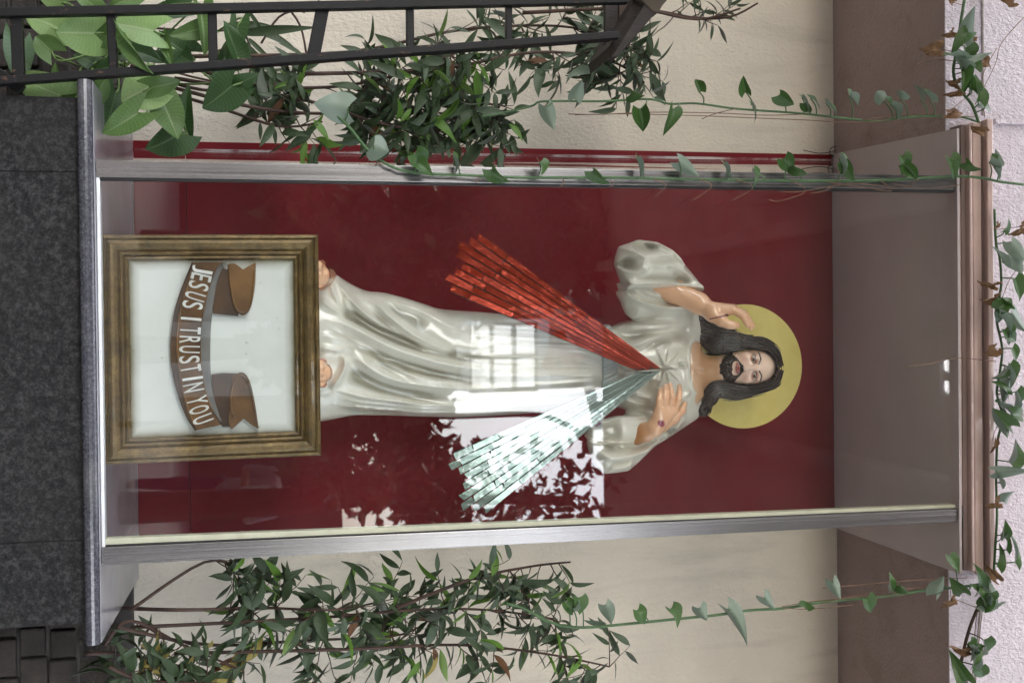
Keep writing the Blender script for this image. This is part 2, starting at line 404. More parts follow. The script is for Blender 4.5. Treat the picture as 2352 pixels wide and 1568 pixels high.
planter('stone block planter right of the plinth under dark narrow leaves', xr - 0.03, 1.5, 9)

# ------------------------------------------------------------------ granite plinth with dark slab
zl = W(225, 800, 0.0).z                           # top of the ledge
plinth = empty('stone_plinth', ((xl + xr) / 2, 0.2, 0.0), 'speckled grey granite plinth with a dark rounded slab, under the glass case', 'plinth')
ys = -0.045
zf0 = W(207, 800, ys).z; zb = W(183, 800, ys).z
def slab_mesh():
    h = zl - zb; pts = []
    for k in range(9):
        a = -math.pi / 2 + math.pi * k / 8; pts.append((ys - 0.0 + h / 2 - math.cos(a) * h / 2 * 0.9, zb + h / 2 + math.sin(a) * h / 2))
    pts = [(YW - 0.004, zb)] + pts + [(YW - 0.004, zl)]
    L = W(200, 181, ys).x; Rr = W(222, 1482, ys).x
    m = MB(); n = len(pts)
    v = [(L, y, z) for y, z in pts] + [(Rr, y, z) for y, z in pts]
    m.add(v, [tuple(range(n)), tuple(range(2 * n - 1, n - 1, -1))] + [(i, i + n, (i + 1) % n + n, (i + 1) % n) for i in range(n)])
    return m
slab_mesh().obj('slab', M['slab'], plinth, smooth=False)
M['slab_sheen'] = pmat('pale_slab_sheen', (0.36, 0.355, 0.39), (0.28, 0.275, 0.30), 5, 0.22, spec=0.7)  # paler tone puts the reflected light of the polished top into colour
_l, _r = W(200, 181, ys).x, W(222, 1482, ys).x
MB().box((_l + .003, ys + .014, zl + .0003), (_r - .003, YW - .006, zl + .0022)).obj('slab_sheen', M['slab_sheen'], plinth, bevel=.0008)
zl += .0022
yb = 0.012
xs = [W(90, v, yb).x for v in (221, 394, 1244, 1438)]
for i in range(3):
    MB().box((xs[i] + 0.0005, yb + (i % 2) * 0.001, 0.0), (xs[i + 1] - 0.0005, yb + 0.03, zb - 0.003)).obj('stone_panel', M['granite'], plinth, bevel=0.0015)
MB().box((xs[0] + 0.004, yb + 0.031, 0.0), (xs[3] - 0.004, 0.72, zb - 0.003)).obj('core', M['granite'], plinth)

# ------------------------------------------------------------------ glass case
case = empty('display_case', ((xl + xr) / 2, 0.3, zl), 'tall glass case with aluminium corner posts and deep red back panel', 'display case')
# red back panel on the wall, in two boards
pL = [(300, 323), (1914, 356)]; pR = [(300, 1235), (1914, 1172)]
zA = W(298, 800, YW).z; zM = W(432, 800, YW).z; zT = z_sof - 0.012
lx = lambda u: np.interp(u, (300, 1914), (W(300, 323, YW).x, W(1914, 356, YW).x))
xL0, xL1 = W(300, 323, YW).x, W(1914, 356, YW).x; xR0, xR1 = W(300, 1232, YW).x, W(1914, 1166, YW).x
def board(z0, z1, t0, t1, nm='back_panel'):
    q = [(xL0 + (xL1 - xL0) * t0, YW - 0.006, z0), (xR0 + (xR1 - xR0) * t0, YW - 0.006, z0), (xR0 + (xR1 - xR0) * t1, YW - 0.006, z1), (xL0 + (xL1 - xL0) * t1, YW - 0.006, z1)]
    return MB().slab(q, (0, 0.0045, 0)).obj(nm, M['red'], case, bevel=0.001)
tm = (zM - zA) / (zT - zA)
board(zl + 0.001, zM - 0.0010, 0, tm); board(zM + 0.0010, zT, tm, 1)
MB().box((xL0 + .01, YW - .0012, zM - .01), (xR0 - .01, YW - .0004, zM + .01)).obj('joint_filler', M['black_rubber'], case)
# corner posts: aluminium channel between ledge and top rail
def post(o0, o1, i0, i1, nm='corner_post', y0=-0.012, y1=0.022):
    # outer and inner edge at foot (u, v) and at top
    q = [W(o0[0], o0[1], y0), W(i0[0], i0[1], y0), W(i1[0], i1[1], y0), W(o1[0], o1[1], y0)]
    q[0].z = q[1].z = zl + 0.001; q[2].z = q[3].z = W(2209, 800, y0).z
    return MB().slab(q, (0, y1 - y0, 0)).obj(nm, M['alu'], case, bevel=0.0012)
post((222, 367.6), (2209, 404), (222, 407), (2209, 437))
post((230, 1298), (2212, 1197), (230, 1257), (2212, 1167))
def strip(nm, mat, e0, e1, w0, w1, y0, y1):
    q = [W(e0[0], e0[1], y0), W(e0[0], e0[1] + w0, y0), W(e1[0], e1[1] + w1, y0), W(e1[0], e1[1], y0)]
    q[0].z = q[1].z = zl + 0.002; q[2].z = q[3].z = W(2197, 800, y0).z
    return MB().slab(q, (0, y1 - y0, 0)).obj(nm, mat, case)
strip('gasket', M['black_rubber'], (222, 407.5), (2205, 437.5), 5, 4, -0.006, 0.02)
strip('sealing_bead', M['cream_bead'], (230, 1237), (2205, 1158), 14, 7, 0.0, 0.03)
strip('gasket', M['black_rubber'], (230, 1251.5), (2205, 1165.5), 5, 1.2, -0.004, 0.02)
# side panes from the posts back to the wall (flaring outwards)
pA, pB = W(225, 372, 0.024), W(2205, 407, 0.024); qA, qB = W(300, 343, YW - 0.006), W(1914, 368, YW - 0.006)
def pane(nm, f0, f1, b0, b1, th):
    f0, f1, b0, b1 = [Vector(k) for k in (f0, f1, b0, b1)]
    f0.z = b0.z = zl + 0.003; f1.z = b1.z = z_sof - 0.02
    n = (b0 - f0).cross(f1 - f0).normalized() * th
    return MB().hexa([f0, b0, b1, f1], [f0 + n, b0 + n, b1 + n, f1 + n]).obj(nm, M['glass'], case)
pane('side_pane', pA, pB, qA, qB, 0.005)
pA, pB = W(225, 1290, 0.032), W(2205, 1191, 0.032); qA, qB = W(300, 1197, YW - 0.006), W(1914, 1139, YW - 0.006)
pane('side_pane', pA, pB, qA, qB, 0.005)
# smeared sealant where the left side pane meets the wall
def sealant_mat():
    m = NT('smeared_sealant'); n = m.noise(m.mapv(m.coord(), (1, 1, .12)), 60, 5, .7); m.set(Base_Color=m.ramp(n, [(.42, (.16, .014, .02)), (.56, (.5, .45, .45))]), Roughness=.6); return m.m
a_, b_, c_, d_ = W(302, 340, YW - .008), W(302, 345, YW - .008), W(1912, 370, YW - .008), W(1912, 365, YW - .008)
MB().slab([a_, b_, c_, d_], (0, .0015, 0)).obj('sealant', sealant_mat(), case)
# front pane
f = [W(236, 408, 0.004), W(236, 1254, 0.004), W(2200, 1166, 0.004), W(2200, 436, 0.004)]
f[0].z = f[1].z = W(233, 800, 0.004).z; f[2].z = f[3].z = W(2199, 800, 0.004).z
MB().slab(f, (0, 0.006, 0)).obj('front_pane', M['glass'], case)
# bottom rail: white strip under the pane
zr0, zr1 = zl + 0.001, W(236, 800, 0.0).z
x0, x1 = W(230, 408, 0).x, W(230, 1255, 0).x
MB().box((x0, -0.010, zr0), (x1, 0.026, zr1)).obj('bottom_rail', M['white_strip'], case, bevel=0.002)
# ceiling board of the case: smooth taupe board just below the rough soffit
zc = z_sof - 0.010
q = [WZ(2262, 276, zc), WZ(2252, 1334, zc), WZ(1920, 1212, zc), WZ(1922, 351, zc)]
for k in (0, 1): q[k].y = -0.02
for k in (2, 3): q[k].y = YW - 0.002
MB().slab(q, (0, 0, 0.008)).obj('ceiling_board', M['taupe'], case)
# head of the case: painted timber rail and mouldings
hx = lambda u, v, y=-0.03: W(u, v, y).x
def rail(nm, mat, u0, u1, vl, vr, y0, y1, bev=0.002):
    z0, z1 = W(u0, 800, y0).z, W(u1, 800, y0).z; xa, xb = W(u0, vl, y0).x, W(u0, vr, y0).x
    return MB().box((xa, y0, z0), (xb, y1, z1)).obj(nm, mat, case, bevel=bev)
rail('glazing_bead', M['trim'], 2196, 2209, 441, 1162, -0.004, 0.03)
rail('head_rail', M['trim_dark'], 2210, 2229, 286, 1310, -0.008, 0.053)
rail('moulding', M['trim'], 2229.5, 2236, 285, 1312, -0.028, 0.053, 0.003)
rail('moulding', M['trim'], 2237, 2257, 281, 1316, -0.020, 0.05, 0.004)
rail('groove_shade', M['trim_dark'], 2257.5, 2270, 279, 1320, -0.010, 0.05)  # dark brown stands in for the shadow inside the groove
rail('top_lip', M['trim'], 2270.5, 2284, 273, 1330, -0.032, 0.05, 0.003)
# cheeks of the head closing it against the wall
# ------------------------------------------------------------------ the courtyard behind the camera (lights the scene and shows in the glass)
M['leaf_far'] = pmat('tree_leaves', (0.15, 0.17, 0.07), (0.03, 0.04, 0.018), 5, 0.45)
M['bark'] = pmat('bark', (0.09, 0.07, 0.05), (0.045, 0.035, 0.027), 9, 0.9, bump=0.5, bscale=25)
M['pale_wall'] = pmat('pale_render', (0.78, 0.78, 0.78), (0.72, 0.72, 0.72), 2, 0.8)
M['white_paint'] = pmat('white_paint', (0.8, 0.79, 0.76), (0.74, 0.73, 0.7), 4, 0.5)
M['pink_paint'] = pmat('salmon_paint', (0.72, 0.42, 0.34), (0.62, 0.36, 0.3), 4, 0.6)
M['roof_under'] = pmat('pale_roof_boards', (0.56, 0.54, 0.53), (0.36, 0.345, 0.34), 1.3, 0.8)
M['dark_metal'] = pmat('dark_pole_metal', (0.05, 0.045, 0.042), None, 8, 0.5)

ZR = 5.2
porch = empty('porch_roof', (0, -6, 0), 'boarded porch roof over the courtyard, seen in the glass', 'roof')
ga, gb = -WZ(2163, 840, ZR).y, -WZ(2330, 840, ZR).y
yfar = -WZ(1384, 820, ZR).y
MB().box((-8, yfar, ZR), (8, ga - .005, ZR + 0.03)).obj('roof_deck', M['roof_under'], porch)
gx = [WZ(2180, 826, ZR).x, WZ(2330, 1132, ZR).x]
for poly in (((2140, 874), (2156, 887), (2332, 1136), (2140, 1136)), ((2140, 822), (2157, 838), (2160, 848), (2174, 860), (2180, 872), (2140, 879)), ((2178, 866), (2332, 868), (2332, 880), (2176, 879))):
    MB().prism([Vector((p.x, -p.y, ZR + .021)) for p in [WZ(*q, ZR) for q in poly]], (0, 0, .012)).obj('roof_board', M['roof_under'], porch)  # covers added to shape the sky gap that glints in the glass
MB().box((-8, ga, ZR), (gx[0], gb, ZR + 0.02)).box((gx[1], ga, ZR), (8, gb, ZR + 0.02)).obj('roof_deck', M['roof_under'], porch)
MB().box((-8, gb + .005, ZR), (8, -0.75, ZR + 0.12)).obj('roof_deck', M['roof_under'], porch)  # unseen near deck, carried towards the wall to cut overhead sky light
for k in range(9):
    x = -7.1 + 1.6 * k
    MB().box((x - 0.05, yfar + .02, ZR - 0.16), (x + 0.05, -1.25, ZR - 0.001)).obj('rafter', M['roof_under'], porch)
for x in (-7.8, 7.8):
    for y in (-8.8, -1.4): MB().box((x - 0.07, y - 0.07, 0), (x + 0.07, y + 0.07, ZR - 0.165)).obj('roof_post', M['dark_wood'], porch)

# pale building opposite with a louvred window
LB = 13.0
bld = empty('pale_building', (MIR(800, 800, LB).x, -LB, 0), 'pale building across the courtyard with a barred louvre window, seen in the glass', 'building')
x0, x1 = MIR(900, 735, LB).x, MIR(1000, 899, LB).x; zt_b = MIR(1262, 800, LB).z
wz = [MIR(u, 800, LB).z for u in (1078, 1236)]; wx = [MIR(1100, v, LB).x for v in (742, 897)]
y0 = -LB; y1 = -LB - 0.25
B_ = MB()
B_.box((x0, y1, 0), (wx[0], y0, zt_b)).box((wx[1], y1, 0), (x1, y0, zt_b)).box((wx[0], y1, 0), (wx[1], y0, wz[0])).box((wx[0], y1, wz[1]), (wx[1], y0, zt_b))
B_.obj('wall', M['pale_wall'], bld)
M['grey_wall'] = pmat('grey_render', (0.16, 0.15, 0.15), (0.12, 0.115, 0.115), 3, 0.8)
MB().box((x0, y1, zt_b + .002), (x1, y0 - .06, MIR(1450, 800, LB).z)).obj('upper_wall', M['grey_wall'], bld)
dkh = empty('dark_backdrop', (MIR(900, 560, 15).x, -15, 0), 'added dark house behind the trees, left of the pale building in the glass', 'backdrop')
MB().box((MIR(900, 240, 15).x, -18, 0), (MIR(900, 748, 15).x, -15, MIR(1470, 600, 15).z)).obj('wall', M['dark_wood'], dkh)  # made-up dark block keeping bright sky out of the reflection
for vv in (470, 560, 640):
    a_, b_ = MIR(1150, vv, 15), MIR(1195, vv + 38, 15); MB().box((a_.x, -14.99, a_.z), (b_.x, -14.95, b_.z)).obj('window', M['white_paint'], dkh)  # pale boxes added as lit windows on the dark block

win = MB()
nx, nz = 2, 3
for i in range(nx + 1):
    x = wx[0] + (wx[1] - wx[0]) * i / nx; win.box((x - 0.035, y0 - 0.09, wz[0]), (x + 0.035, y0 - 0.01, wz[1]))
for i in range(nz + 1):
    z = wz[0] + (wz[1] - wz[0]) * i / nz; win.box((wx[0], y0 - 0.10, z - 0.03), (wx[1], y0 - 0.02, z + 0.03))
wf = win.obj('window_frame', M['dark_metal'], bld)
for k in range(26):
    z = wz[0] + (wz[1] - wz[0]) * (k + 0.5) / 26
    MB().hexa([(wx[0], y0 - 0.22, z + 0.02), (wx[1], y0 - 0.22, z + 0.02), (wx[1], y0 - 0.13, z - 0.012), (wx[0], y0 - 0.13, z - 0.012)],
              [(wx[0], y0 - 0.22, z + 0.026), (wx[1], y0 - 0.22, z + 0.026), (wx[1], y0 - 0.13, z - 0.006), (wx[0], y0 - 0.13, z - 0.006)]).obj('louvre', M['white_paint'], wf)
# low white wall right of it, lit by the open sky
# salmon gable beams in front of the building
LG = 11.0
gab = empty('gable_frame', (MIR(1290, 780, LG).x, -LG, 0), 'salmon painted gable beams under the porch edge, seen in the glass', 'gable frame')
def beam(p, q, w, mat, nm='beam'):
    a = MIR(p[0], p[1], LG); b = MIR(q[0], q[1], LG); s = (LG + D) / F
    MB().bar(a, b, w * s, 0.08, up=(0, 1, 0)).obj(nm, mat, gab)
beam((1240, 690), (1335, 828), 20, M['pink_paint']); beam((1256, 846), (1288, 760), 26, M['pink_paint']); beam((1308, 846), (1282, 760), 26, M['pink_paint'])
beam((1255, 848), (1325, 848), 12, M['pink_paint']); beam((1318, 620), (1297, 716), 9, M['white_paint']); beam((1348, 862), (1376, 985), 22, M['white_paint'])
beam((1190, 716), (1320, 716), 14, M['pink_paint'])
# street lamp with a curved arm
LL = 8.0
lamp = empty('street_lamp', (MIR(400, 960, LL).x, -LL, 0), 'dark street lamp with a bent arm, seen in the glass', 'street lamp')
pts = [MIR(u, v, LL) for u, v in smooth_path([(980, 957), (1080, 955), (1200, 951), (1260, 958), (1320, 985), (1352, 1010)], 5)]
MB().tube([Vector((pts[0].x, -LL, 0))] + pts, 0.03, 8).obj('lamp_post', M['dark_metal'], lamp)
MB().box(pts[-1] - Vector((0.14, 0.1, 0.05)), pts[-1] + Vector((0.14, 0.1, 0.03))).obj('lamp_head', M['dark_metal'], lamp, bevel=0.02)

def far_tree(label, dist, blobs, n, size, trunk, seed):
    r = np.random.default_rng(seed); c0 = MIR(*trunk[-1], dist)
    root = empty('tree', (c0.x, -dist, 0), label, 'tree', 'trees across the courtyard')
    s = (dist + D) / F; V = []; Fc = []
    for (u, v, ru, rv, wgt) in blobs:
        c = MIR(u, v, dist); k = int(n * wgt)
        p = r.normal(size=(k, 3)); p /= np.linalg.norm(p, axis=1)[:, None]; p *= r.uniform(0.15, 1, (k, 1)) ** 0.4
        for q in p:
            o = Vector((c.x + q[0] * rv * s, c.y + q[1] * 0.9, c.z + q[2] * ru * s))
            if o.z < 0.1: continue
            a = Vector(r.normal(size=3)).normalized(); b = a.orthogonal().normalized(); b.rotate(Matrix.Rotation(r.uniform(0, 6.28), 3, a)); l = size * r.uniform(0.7, 1.3)
            e = a.cross(b); i = len(V)
            V += [o, o + b * l * 0.4 + e * l * 0.24, o + b * l, o + b * l * 0.4 - e * l * 0.24]; Fc.append((i, i + 1, i + 2, i + 3))
    f = mesh_obj('crown', V, Fc, M['leaf_far'], root); f['kind'] = 'stuff'
    pts = [MIR(u, v, dist) for u, v in trunk]; pts = [Vector((pts[0].x, -dist, 0.0))] + pts
    MB().tube(pts, list(np.linspace(0.16, 0.05, len(pts))), 8).obj('trunk', M['bark'], root)
far_tree('dense dark tree across the courtyard, left of the pale building in the glass', 10.0,
         [(800, 480, 190, 130, 1), (870, 620, 180, 130, 1.2), (1000, 520, 130, 100, .7), (760, 660, 150, 90, .8), (980, 640, 100, 80, .5), (1180, 600, 90, 90, .5), (1150, 480, 150, 80, .9), (1310, 520, 90, 80, .5), (1240, 420, 120, 60, .6), (1330, 610, 60, 60, .3), (1290, 560, 60, 60, .3), (1250, 650, 50, 50, .12), (1100, 680, 60, 40, .25)], 1500, 0.26, [(800, 560), (950, 560)], 1)
far_tree('broad leaved tree across the courtyard, right of the pale building in the glass', 8.0,
         [(860, 1050, 200, 130, 1.2), (980, 1130, 90, 90, .6), (900, 930, 130, 60, .7), (1110, 1200, 90, 40, .12), (1110, 1060, 60, 55, .05), (1180, 1130, 70, 60, .05), (1270, 1090, 60, 50, .035),
          (1310, 1165, 80, 45, .05), (1220, 1030, 50, 30, .012), (1370, 1190, 60, 30, .03), (1370, 1090, 50, 40, .02), (1330, 1030, 40, 25, .008), (1210, 1190, 60, 40, .05)], 1300, 0.16, [(700, 1150), (900, 1130), (1100, 1140), (1300, 1150)], 2)
far_tree('low tree in front of the pale building, below its window in the glass', 9.0,
         [(760, 800, 190, 110, 1.0), (900, 800, 120, 90, .8), (1005, 770, 45, 60, .06), (950, 890, 70, 50, .12), (1040, 830, 40, 50, .02)], 1500, 0.2, [(600, 800), (850, 800)], 3)

# person standing across the courtyard, facing the case
def person_at(u0, v0, dist, label):
    b = MIR(u0, v0, dist); root = empty('person', (b.x, -dist, 0), label, 'person')
    g_ = Grid((b.x - .45, -dist - .3, 0), (b.x + .45, -dist + .42, 1.78), .014)
    P = lambda x, y, z: (b.x + x, -dist + y, z)
    legs = smin(smin(g_.cap(P(-.1, 0, .9), P(-.13, .02, .48), .095, .07), g_.cap(P(-.13, .02, .48), P(-.14, 0, .07), .07, .05), .04), smin(g_.cap(P(.1, 0, .9), P(.12, .03, .48), .095, .07), g_.cap(P(.12, .03, .48), P(.13, 0, .07), .07, .05), .04), .03)
    g_.mesh(legs, 'trousers', M['denim'], root)
    shirt = smin(g_.cap(P(0, 0, .95), P(0, .01, 1.33), .165, .17), g_.cap(P(-.16, 0, 1.40), P(.16, 0, 1.40), .075, .075), .08)
    for s_ in (-1, 1): shirt = smin(shirt, g_.cap(P(s_ * .2, 0, 1.40), P(s_ * .25, .06, 1.16), .068, .055), .03)
    g_.mesh(shirt, 'shirt', M['pale_cloth'], root)
    body = smin(g_.ell(P(0, .01, 1.63), (.078, .095, .115)), g_.cap(P(0, 0, 1.40), P(0, 0, 1.56), .055, .05), .03)
    for s_ in (-1, 1):
        body = smin(body, g_.cap(P(s_ * .25, .06, 1.16), P(s_ * .12, .27, 1.14), .045, .034), .02); body = smin(body, g_.cap(P(s_ * .12, .27, 1.14), P(s_ * .07, .33, 1.15), .036, .026), .02)
        body = smin(body, g_.cap(P(s_ * .14, -.03, .035), P(s_ * .14, .12, .03), .045, .04), .02)
    body = smin(body, g_.cap(P(0, 0, .95), P(0, 0, 1.42), .06, .06), .02)
    for s_ in (-1, 1):
        for a_, b_ in ((P(0, 0, 1.40), P(s_ * .2, 0, 1.40)), (P(s_ * .2, 0, 1.40), P(s_ * .25, .06, 1.16)), (P(0, 0, .95), P(s_ * .125, .025, .48)), (P(s_ * .125, .025, .48), P(s_ * .14, 0, .05))): body = smin(body, g_.cap(a_, b_, .032, .032), .02)
    g_.mesh(body, 'body', M['skin_plain'], root)
    hair = smax(g_.ell(P(0, -.015, 1.655), (.09, .108, .112)), -g_.ell(P(0, .10, 1.60), (.075, .075, .09)), .02); g_.mesh(hair, 'hair', M['black_hair'], root)
    sh = MB().slab([P(-.12, .34, 1.10), P(.12, .34, 1.10), P(.12, .30, 1.38), P(-.12, .30, 1.38)], (0, .002, 0)).obj('paper_sheet', M['white_paint'], None, origin=P(0, .33, 1.2)); tag(sh, 'white sheet of paper held by the standing person, seen in the glass', 'paper')
M['denim'] = pmat('dark_denim', (.04, .05, .10), (.025, .03, .06), 20, .9); M['pale_cloth'] = pmat('pale_cloth', (.42, .38, .40), (.34, .3, .32), 12, .9)
M['skin_plain'] = pmat('skin', (.36, .2, .13), (.32, .175, .11), 12, .55); M['black_hair'] = pmat('black_hair', (.012, .010, .009), None, 30, .5)
person_at(400, 1140, 8.6, 'person in dark jeans and pale shirt holding a white sheet, seen in the glass')

M['screen'] = pmat('dark_screen_wall', (.06, .05, .045), (.035, .03, .028), 2, .9)  # for an added screen that darkens the horizon in the reflection
bw = MB().box((-22, -16.3, 0), (22, -16.05, 2.5)).obj('screen_wall', M['screen'], origin=(0, -16.2, 0)); tag(bw, 'dark boundary wall added to hide the horizon at the far side of the courtyard, seen in the glass', 'wall')
# ------------------------------------------------------------------ statue: implicit surfaces meshed on a grid
def Z1(x, y): return (1521.7 + .21975 * x, 660.4 + .21975 * y)      # head
def Z2(x, y): return (717.8 + .25634 * x, 574.2 + .25634 * y)       # skirt
def Z3(x, y): return (1177.0 + .21975 * x, 516.8 + .21975 * y)      # raised arm
def Z4(x, y): return (1177.0 + .21975 * x, 775.2 + .21975 * y)      # arm across the chest
def Z5(x, y): return (229.7 + .3515 * x, 516.8 + .3515 * y)         # plaque
def Z6(x, y): return (1004.9 + .43957 * x, 516.8 + .43957 * y)      # rays

def uv_of(p):                              # picture coordinates of an array of points
    q = (p - np.array([0, -D, ZC])) @ ROT.T; return CU + F * q[:, 0] / -q[:, 2], CV - F * q[:, 1] / -q[:, 2]

YS = 0.42
zfoot = W(735, 800, 0.06).z
statue = empty('robed_statue', (W(760, 800, YS).x, YS, zfoot), 'painted statue of a bearded long haired man in a pearly white robe, one hand raised', 'statue')
M['robe'] = None
def robe_mat(name, c1, c2):
    m = NT(name); a = m.new('ShaderNodeAttribute'); a.attribute_name = 'paint'
    n = m.noise(m.coord(), 11, 5, 0.6); c = m.mix(m.ramp(n, [(0.45, 0.0), (0.75, 0.5)]), c1, c2)
    c = m.mix(a.outputs['Fac'], c, (0.24, 0.225, 0.16))         # dark glaze put into the fold colour in place of shade
    m.set(Base_Color=c, Roughness=0.3, Coat_Weight=0.9, Coat_Roughness=0.09, Specular_IOR_Level=0.6, Sheen_Weight=0.1)
    m.bump(m.noise(m.coord(), 45, 3), 0.04, 0.003); return m.m
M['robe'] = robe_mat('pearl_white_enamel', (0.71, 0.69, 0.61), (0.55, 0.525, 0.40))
M['sash'] = pmat('pearl_pale_blue_enamel', (0.42, 0.52, 0.54), (0.52, 0.56, 0.55), 14, 0.3, coat=0.6)

# robe -------------------------------------------------------------
H = 0.0036
g = Grid((W(800, 535, YS).x, 0.12, zfoot), (W(800, 1095, YS).x, 0.60, W(1625, 800, YS).z), H)
rows = [(690, 600, 969, .155, .155), (735, 606, 967, .155, .155), (769, 627, 961, .150, .15), (807, 652, 953, .145, .15), (841, 669, 953, .142, .15), (882, 671, 953, .140, .15), (938, 686, 955, .135, .14),
        (1007, 709, 957, .128, .14), (1051, 713, 958, .125, .13), (1102, 716, 956, .122, .13), (1153, 721, 953, .120, .13), (1220, 731, 948, .116, .12), (1300, 744, 938, .112, .12),
        (1360, 752, 930, .108, .11), (1400, 752, 930, .108, .11), (1420, 742, 936, .112, .11), (1450, 734, 946, .120, .11), (1490, 730, 954, .126, .11), (1530, 733, 960, .124, .11), (1560, 745, 960, .112, .11), (1585, 760, 948, .092, .10), (1605, 782, 915, .06, .08), (1618, 805, 880, .03, .05)]
zz = np.array([W(r[0], 800, YS).z for r in rows]); xl_ = np.array([W(r[0], r[1], YS).x for r in rows]); xr_ = np.array([W(r[0], r[2], YS).x for r in rows])
zi = g.z[0, 0]; sm = lambda a: np.convolve(np.pad(np.interp(zi, zz, a), 6, mode='edge'), np.ones(13) / 13, 'valid').astype(np.float32)[None, None, :]
XL, XR, BF, BB = sm(xl_), sm(xr_), sm(np.array([r[3] for r in rows])), sm(np.array([r[4] for r in rows]))
xc, a = (XL + XR) / 2, (XR - XL) / 2
b = np.where(g.y < YS, BF, BB); e = 2.3
fb = ((np.abs((g.x - xc) / a) ** e + np.abs((g.y - YS) / b) ** e) ** (1 / e) - 1) * np.minimum(a, b)
# folds as relief maps over the front
fold = np.zeros((g.x.shape[0], g.z.shape[2]), np.float32); shading = np.zeros_like(fold)
def crease(fn, pts, amp, w, y=YS - 0.12, sharp=False, ends=0.3, arr=None):
    global fold
    P = smooth_path([fn(*p) for p in pts], 5); d, t, sg = g.line(xz(P, y)); w = w * PX(y)
    prof = np.clip(1 - d / (w * 1.3), 0, 1) ** 1.4 if sharp else (np.clip(1 - d / (w * 1.75), 0, 1) ** 2 * 1.08 if amp > 0 else np.exp(-(d / w) ** 2))
    tap = np.clip(np.minimum(t, 1 - t) / ends, 0, 1); tap = tap * tap * (3 - 2 * tap)
    (fold if arr is None else arr).__iadd__((amp * prof * tap).astype(np.float32))
R1 = [(60, 600), (200, 640), (350, 690), (530, 785), (700, 870), (900, 940), (1150, 1010), (1450, 1060), (1800, 1075), (2300, 1085)]
crease(Z2, R1, .022, 20); crease(Z2, [(x, y - 75) for x, y in R1], -.013, 15); crease(Z2, [(x - 30, y + 95) for x, y in R1], -.012, 17)
crease(Z2, [(130, 190), (250, 330), (370, 480), (520, 610), (700, 720), (1000, 850), (1250, 930)], .014, 12); crease(Z2, [(200, 420), (350, 560), (560, 690), (800, 800), (1050, 890)], -.011, 13)
crease(Z2, [(470, 390), (590, 500), (720, 620), (900, 760), (1150, 880), (1300, 930)], .017, 14); crease(Z2, [(500, 500), (640, 620), (800, 740), (1000, 850)], -.013, 15)
crease(Z2, [(640, 440), (850, 500), (1050, 580), (1250, 690), (1450, 760)], .012, 22); crease(Z2, [(620, 520), (850, 570), (1050, 680)], -.009, 22)
crease(Z2, [(330, 950), (420, 990), (550, 1080), (700, 1150), (950, 1205), (1350, 1240), (1900, 1245)], .020, 20); crease(Z2, [(320, 1050), (430, 1120), (650, 1215), (950, 1270), (1300, 1300)], -.014, 18)
crease(Z2, [(470, 960), (700, 1030), (880, 1120), (1150, 1180), (1450, 1200)], .011, 10); crease(Z2, [(520, 1010), (720, 1085), (920, 1150)], -.010, 11)
for o, am in ((0, .013), (75, .011), (150, .012)):
    crease(Z2, [(150, 1235 + o * .9), (420, 1310 + o * .7), (700, 1350 + o * .6), (1000, 1385 + o * .5), (1500, 1400 + o * .4)], am, 9); crease(Z2, [(190, 1275 + o * .9), (430, 1345 + o * .7), (700, 1382 + o * .6), (1000, 1412 + o * .5)], -.010, 8)
crease(Z2, [(250, 925), (285, 1000), (262, 1090), (200, 1190), (150, 1245)], .016, 9); crease(Z2, [(60, 880), (160, 885), (280, 910)], .010, 10)
crease(Z2, [(60, 440), (170, 520), (300, 600)], .012, 12); crease(Z2, [(170, 290), (190, 400), (260, 530)], .010, 9); crease(Z2, [(280, 420), (310, 520), (380, 600)], .010, 8); crease(Z2, [(60, 760), (230, 800), (420, 850), (600, 930)], .010, 16)
# gathered skirt below the sash
for i, v in enumerate((762, 783, 801, 822, 841, 860, 880, 901, 921)):
    crease(lambda x, y: (x, y), [(1393, 800 + (v - 800) * .62 + 24), (1330, v + (i % 3 - 1) * 3), (1230, v + (v - 840) * .12), (1100 - 40 * (i % 2), v + (v - 840) * .25)], .011 if i % 2 else .008, 7 + i % 3 * 2, ends=.25)
# chest and waist folds
for p, am, w in (([(1080, 1065), (1300, 1050), (1600, 1045), (1780, 1010)], .016, 14), ([(1180, 985), (1400, 960), (1650, 985), (1850, 945)], .013, 12), ([(1150, 1100), (1400, 1085), (1620, 1075), (1800, 1015), (1910, 935)], .011, 11),
                 ([(1150, 1180), (1400, 1140), (1620, 1090), (1780, 1030)], -.008, 9), ([(1200, 1300), (1350, 1230), (1550, 1150), (1760, 1140)], .010, 10), ([(1300, 1340), (1450, 1260), (1600, 1200), (1750, 1190), (1920, 1170)], -.006, 9),
                 ([(1550, 890), (1700, 905), (1850, 880)], .012, 11), ([(1740, 1430), (1840, 1440)], .008, 6), ([(1730, 1455), (1840, 1462)], -.008, 5), ([(1630, 1235), (1720, 1225), (1850, 1235)], .008, 9)):
    crease(Z3, p, am, w)
for p, am, w in (([(1130, 735), (1220, 790), (1330, 812), (1430, 800)], .013, 14), ([(1250, 590), (1360, 620), (1490, 660)], .011, 12), ([(1170, 640), (1300, 690), (1440, 720)], .010, 12), ([(1420, 430), (1500, 440), (1530, 470)], .010, 14),
                 ([(1090, 265), (1180, 300), (1320, 335)], .008, 7), ([(1090, 300), (1200, 335), (1320, 350)], -.008, 6), ([(1090, 340), (1200, 352)], .008, 6), ([(1100, 400), (1180, 375)], -.007, 6),
                 ([(1760, 700), (1800, 620), (1900, 560)], .009, 10), ([(1740, 830), (1800, 820), (1880, 790)], .011, 11), ([(1690, 900), (1760, 930), (1830, 930)], .012, 10), ([(1620, 1000), (1720, 950), (1800, 900)], -.010, 9)):
    crease(Z4, p, am, w)
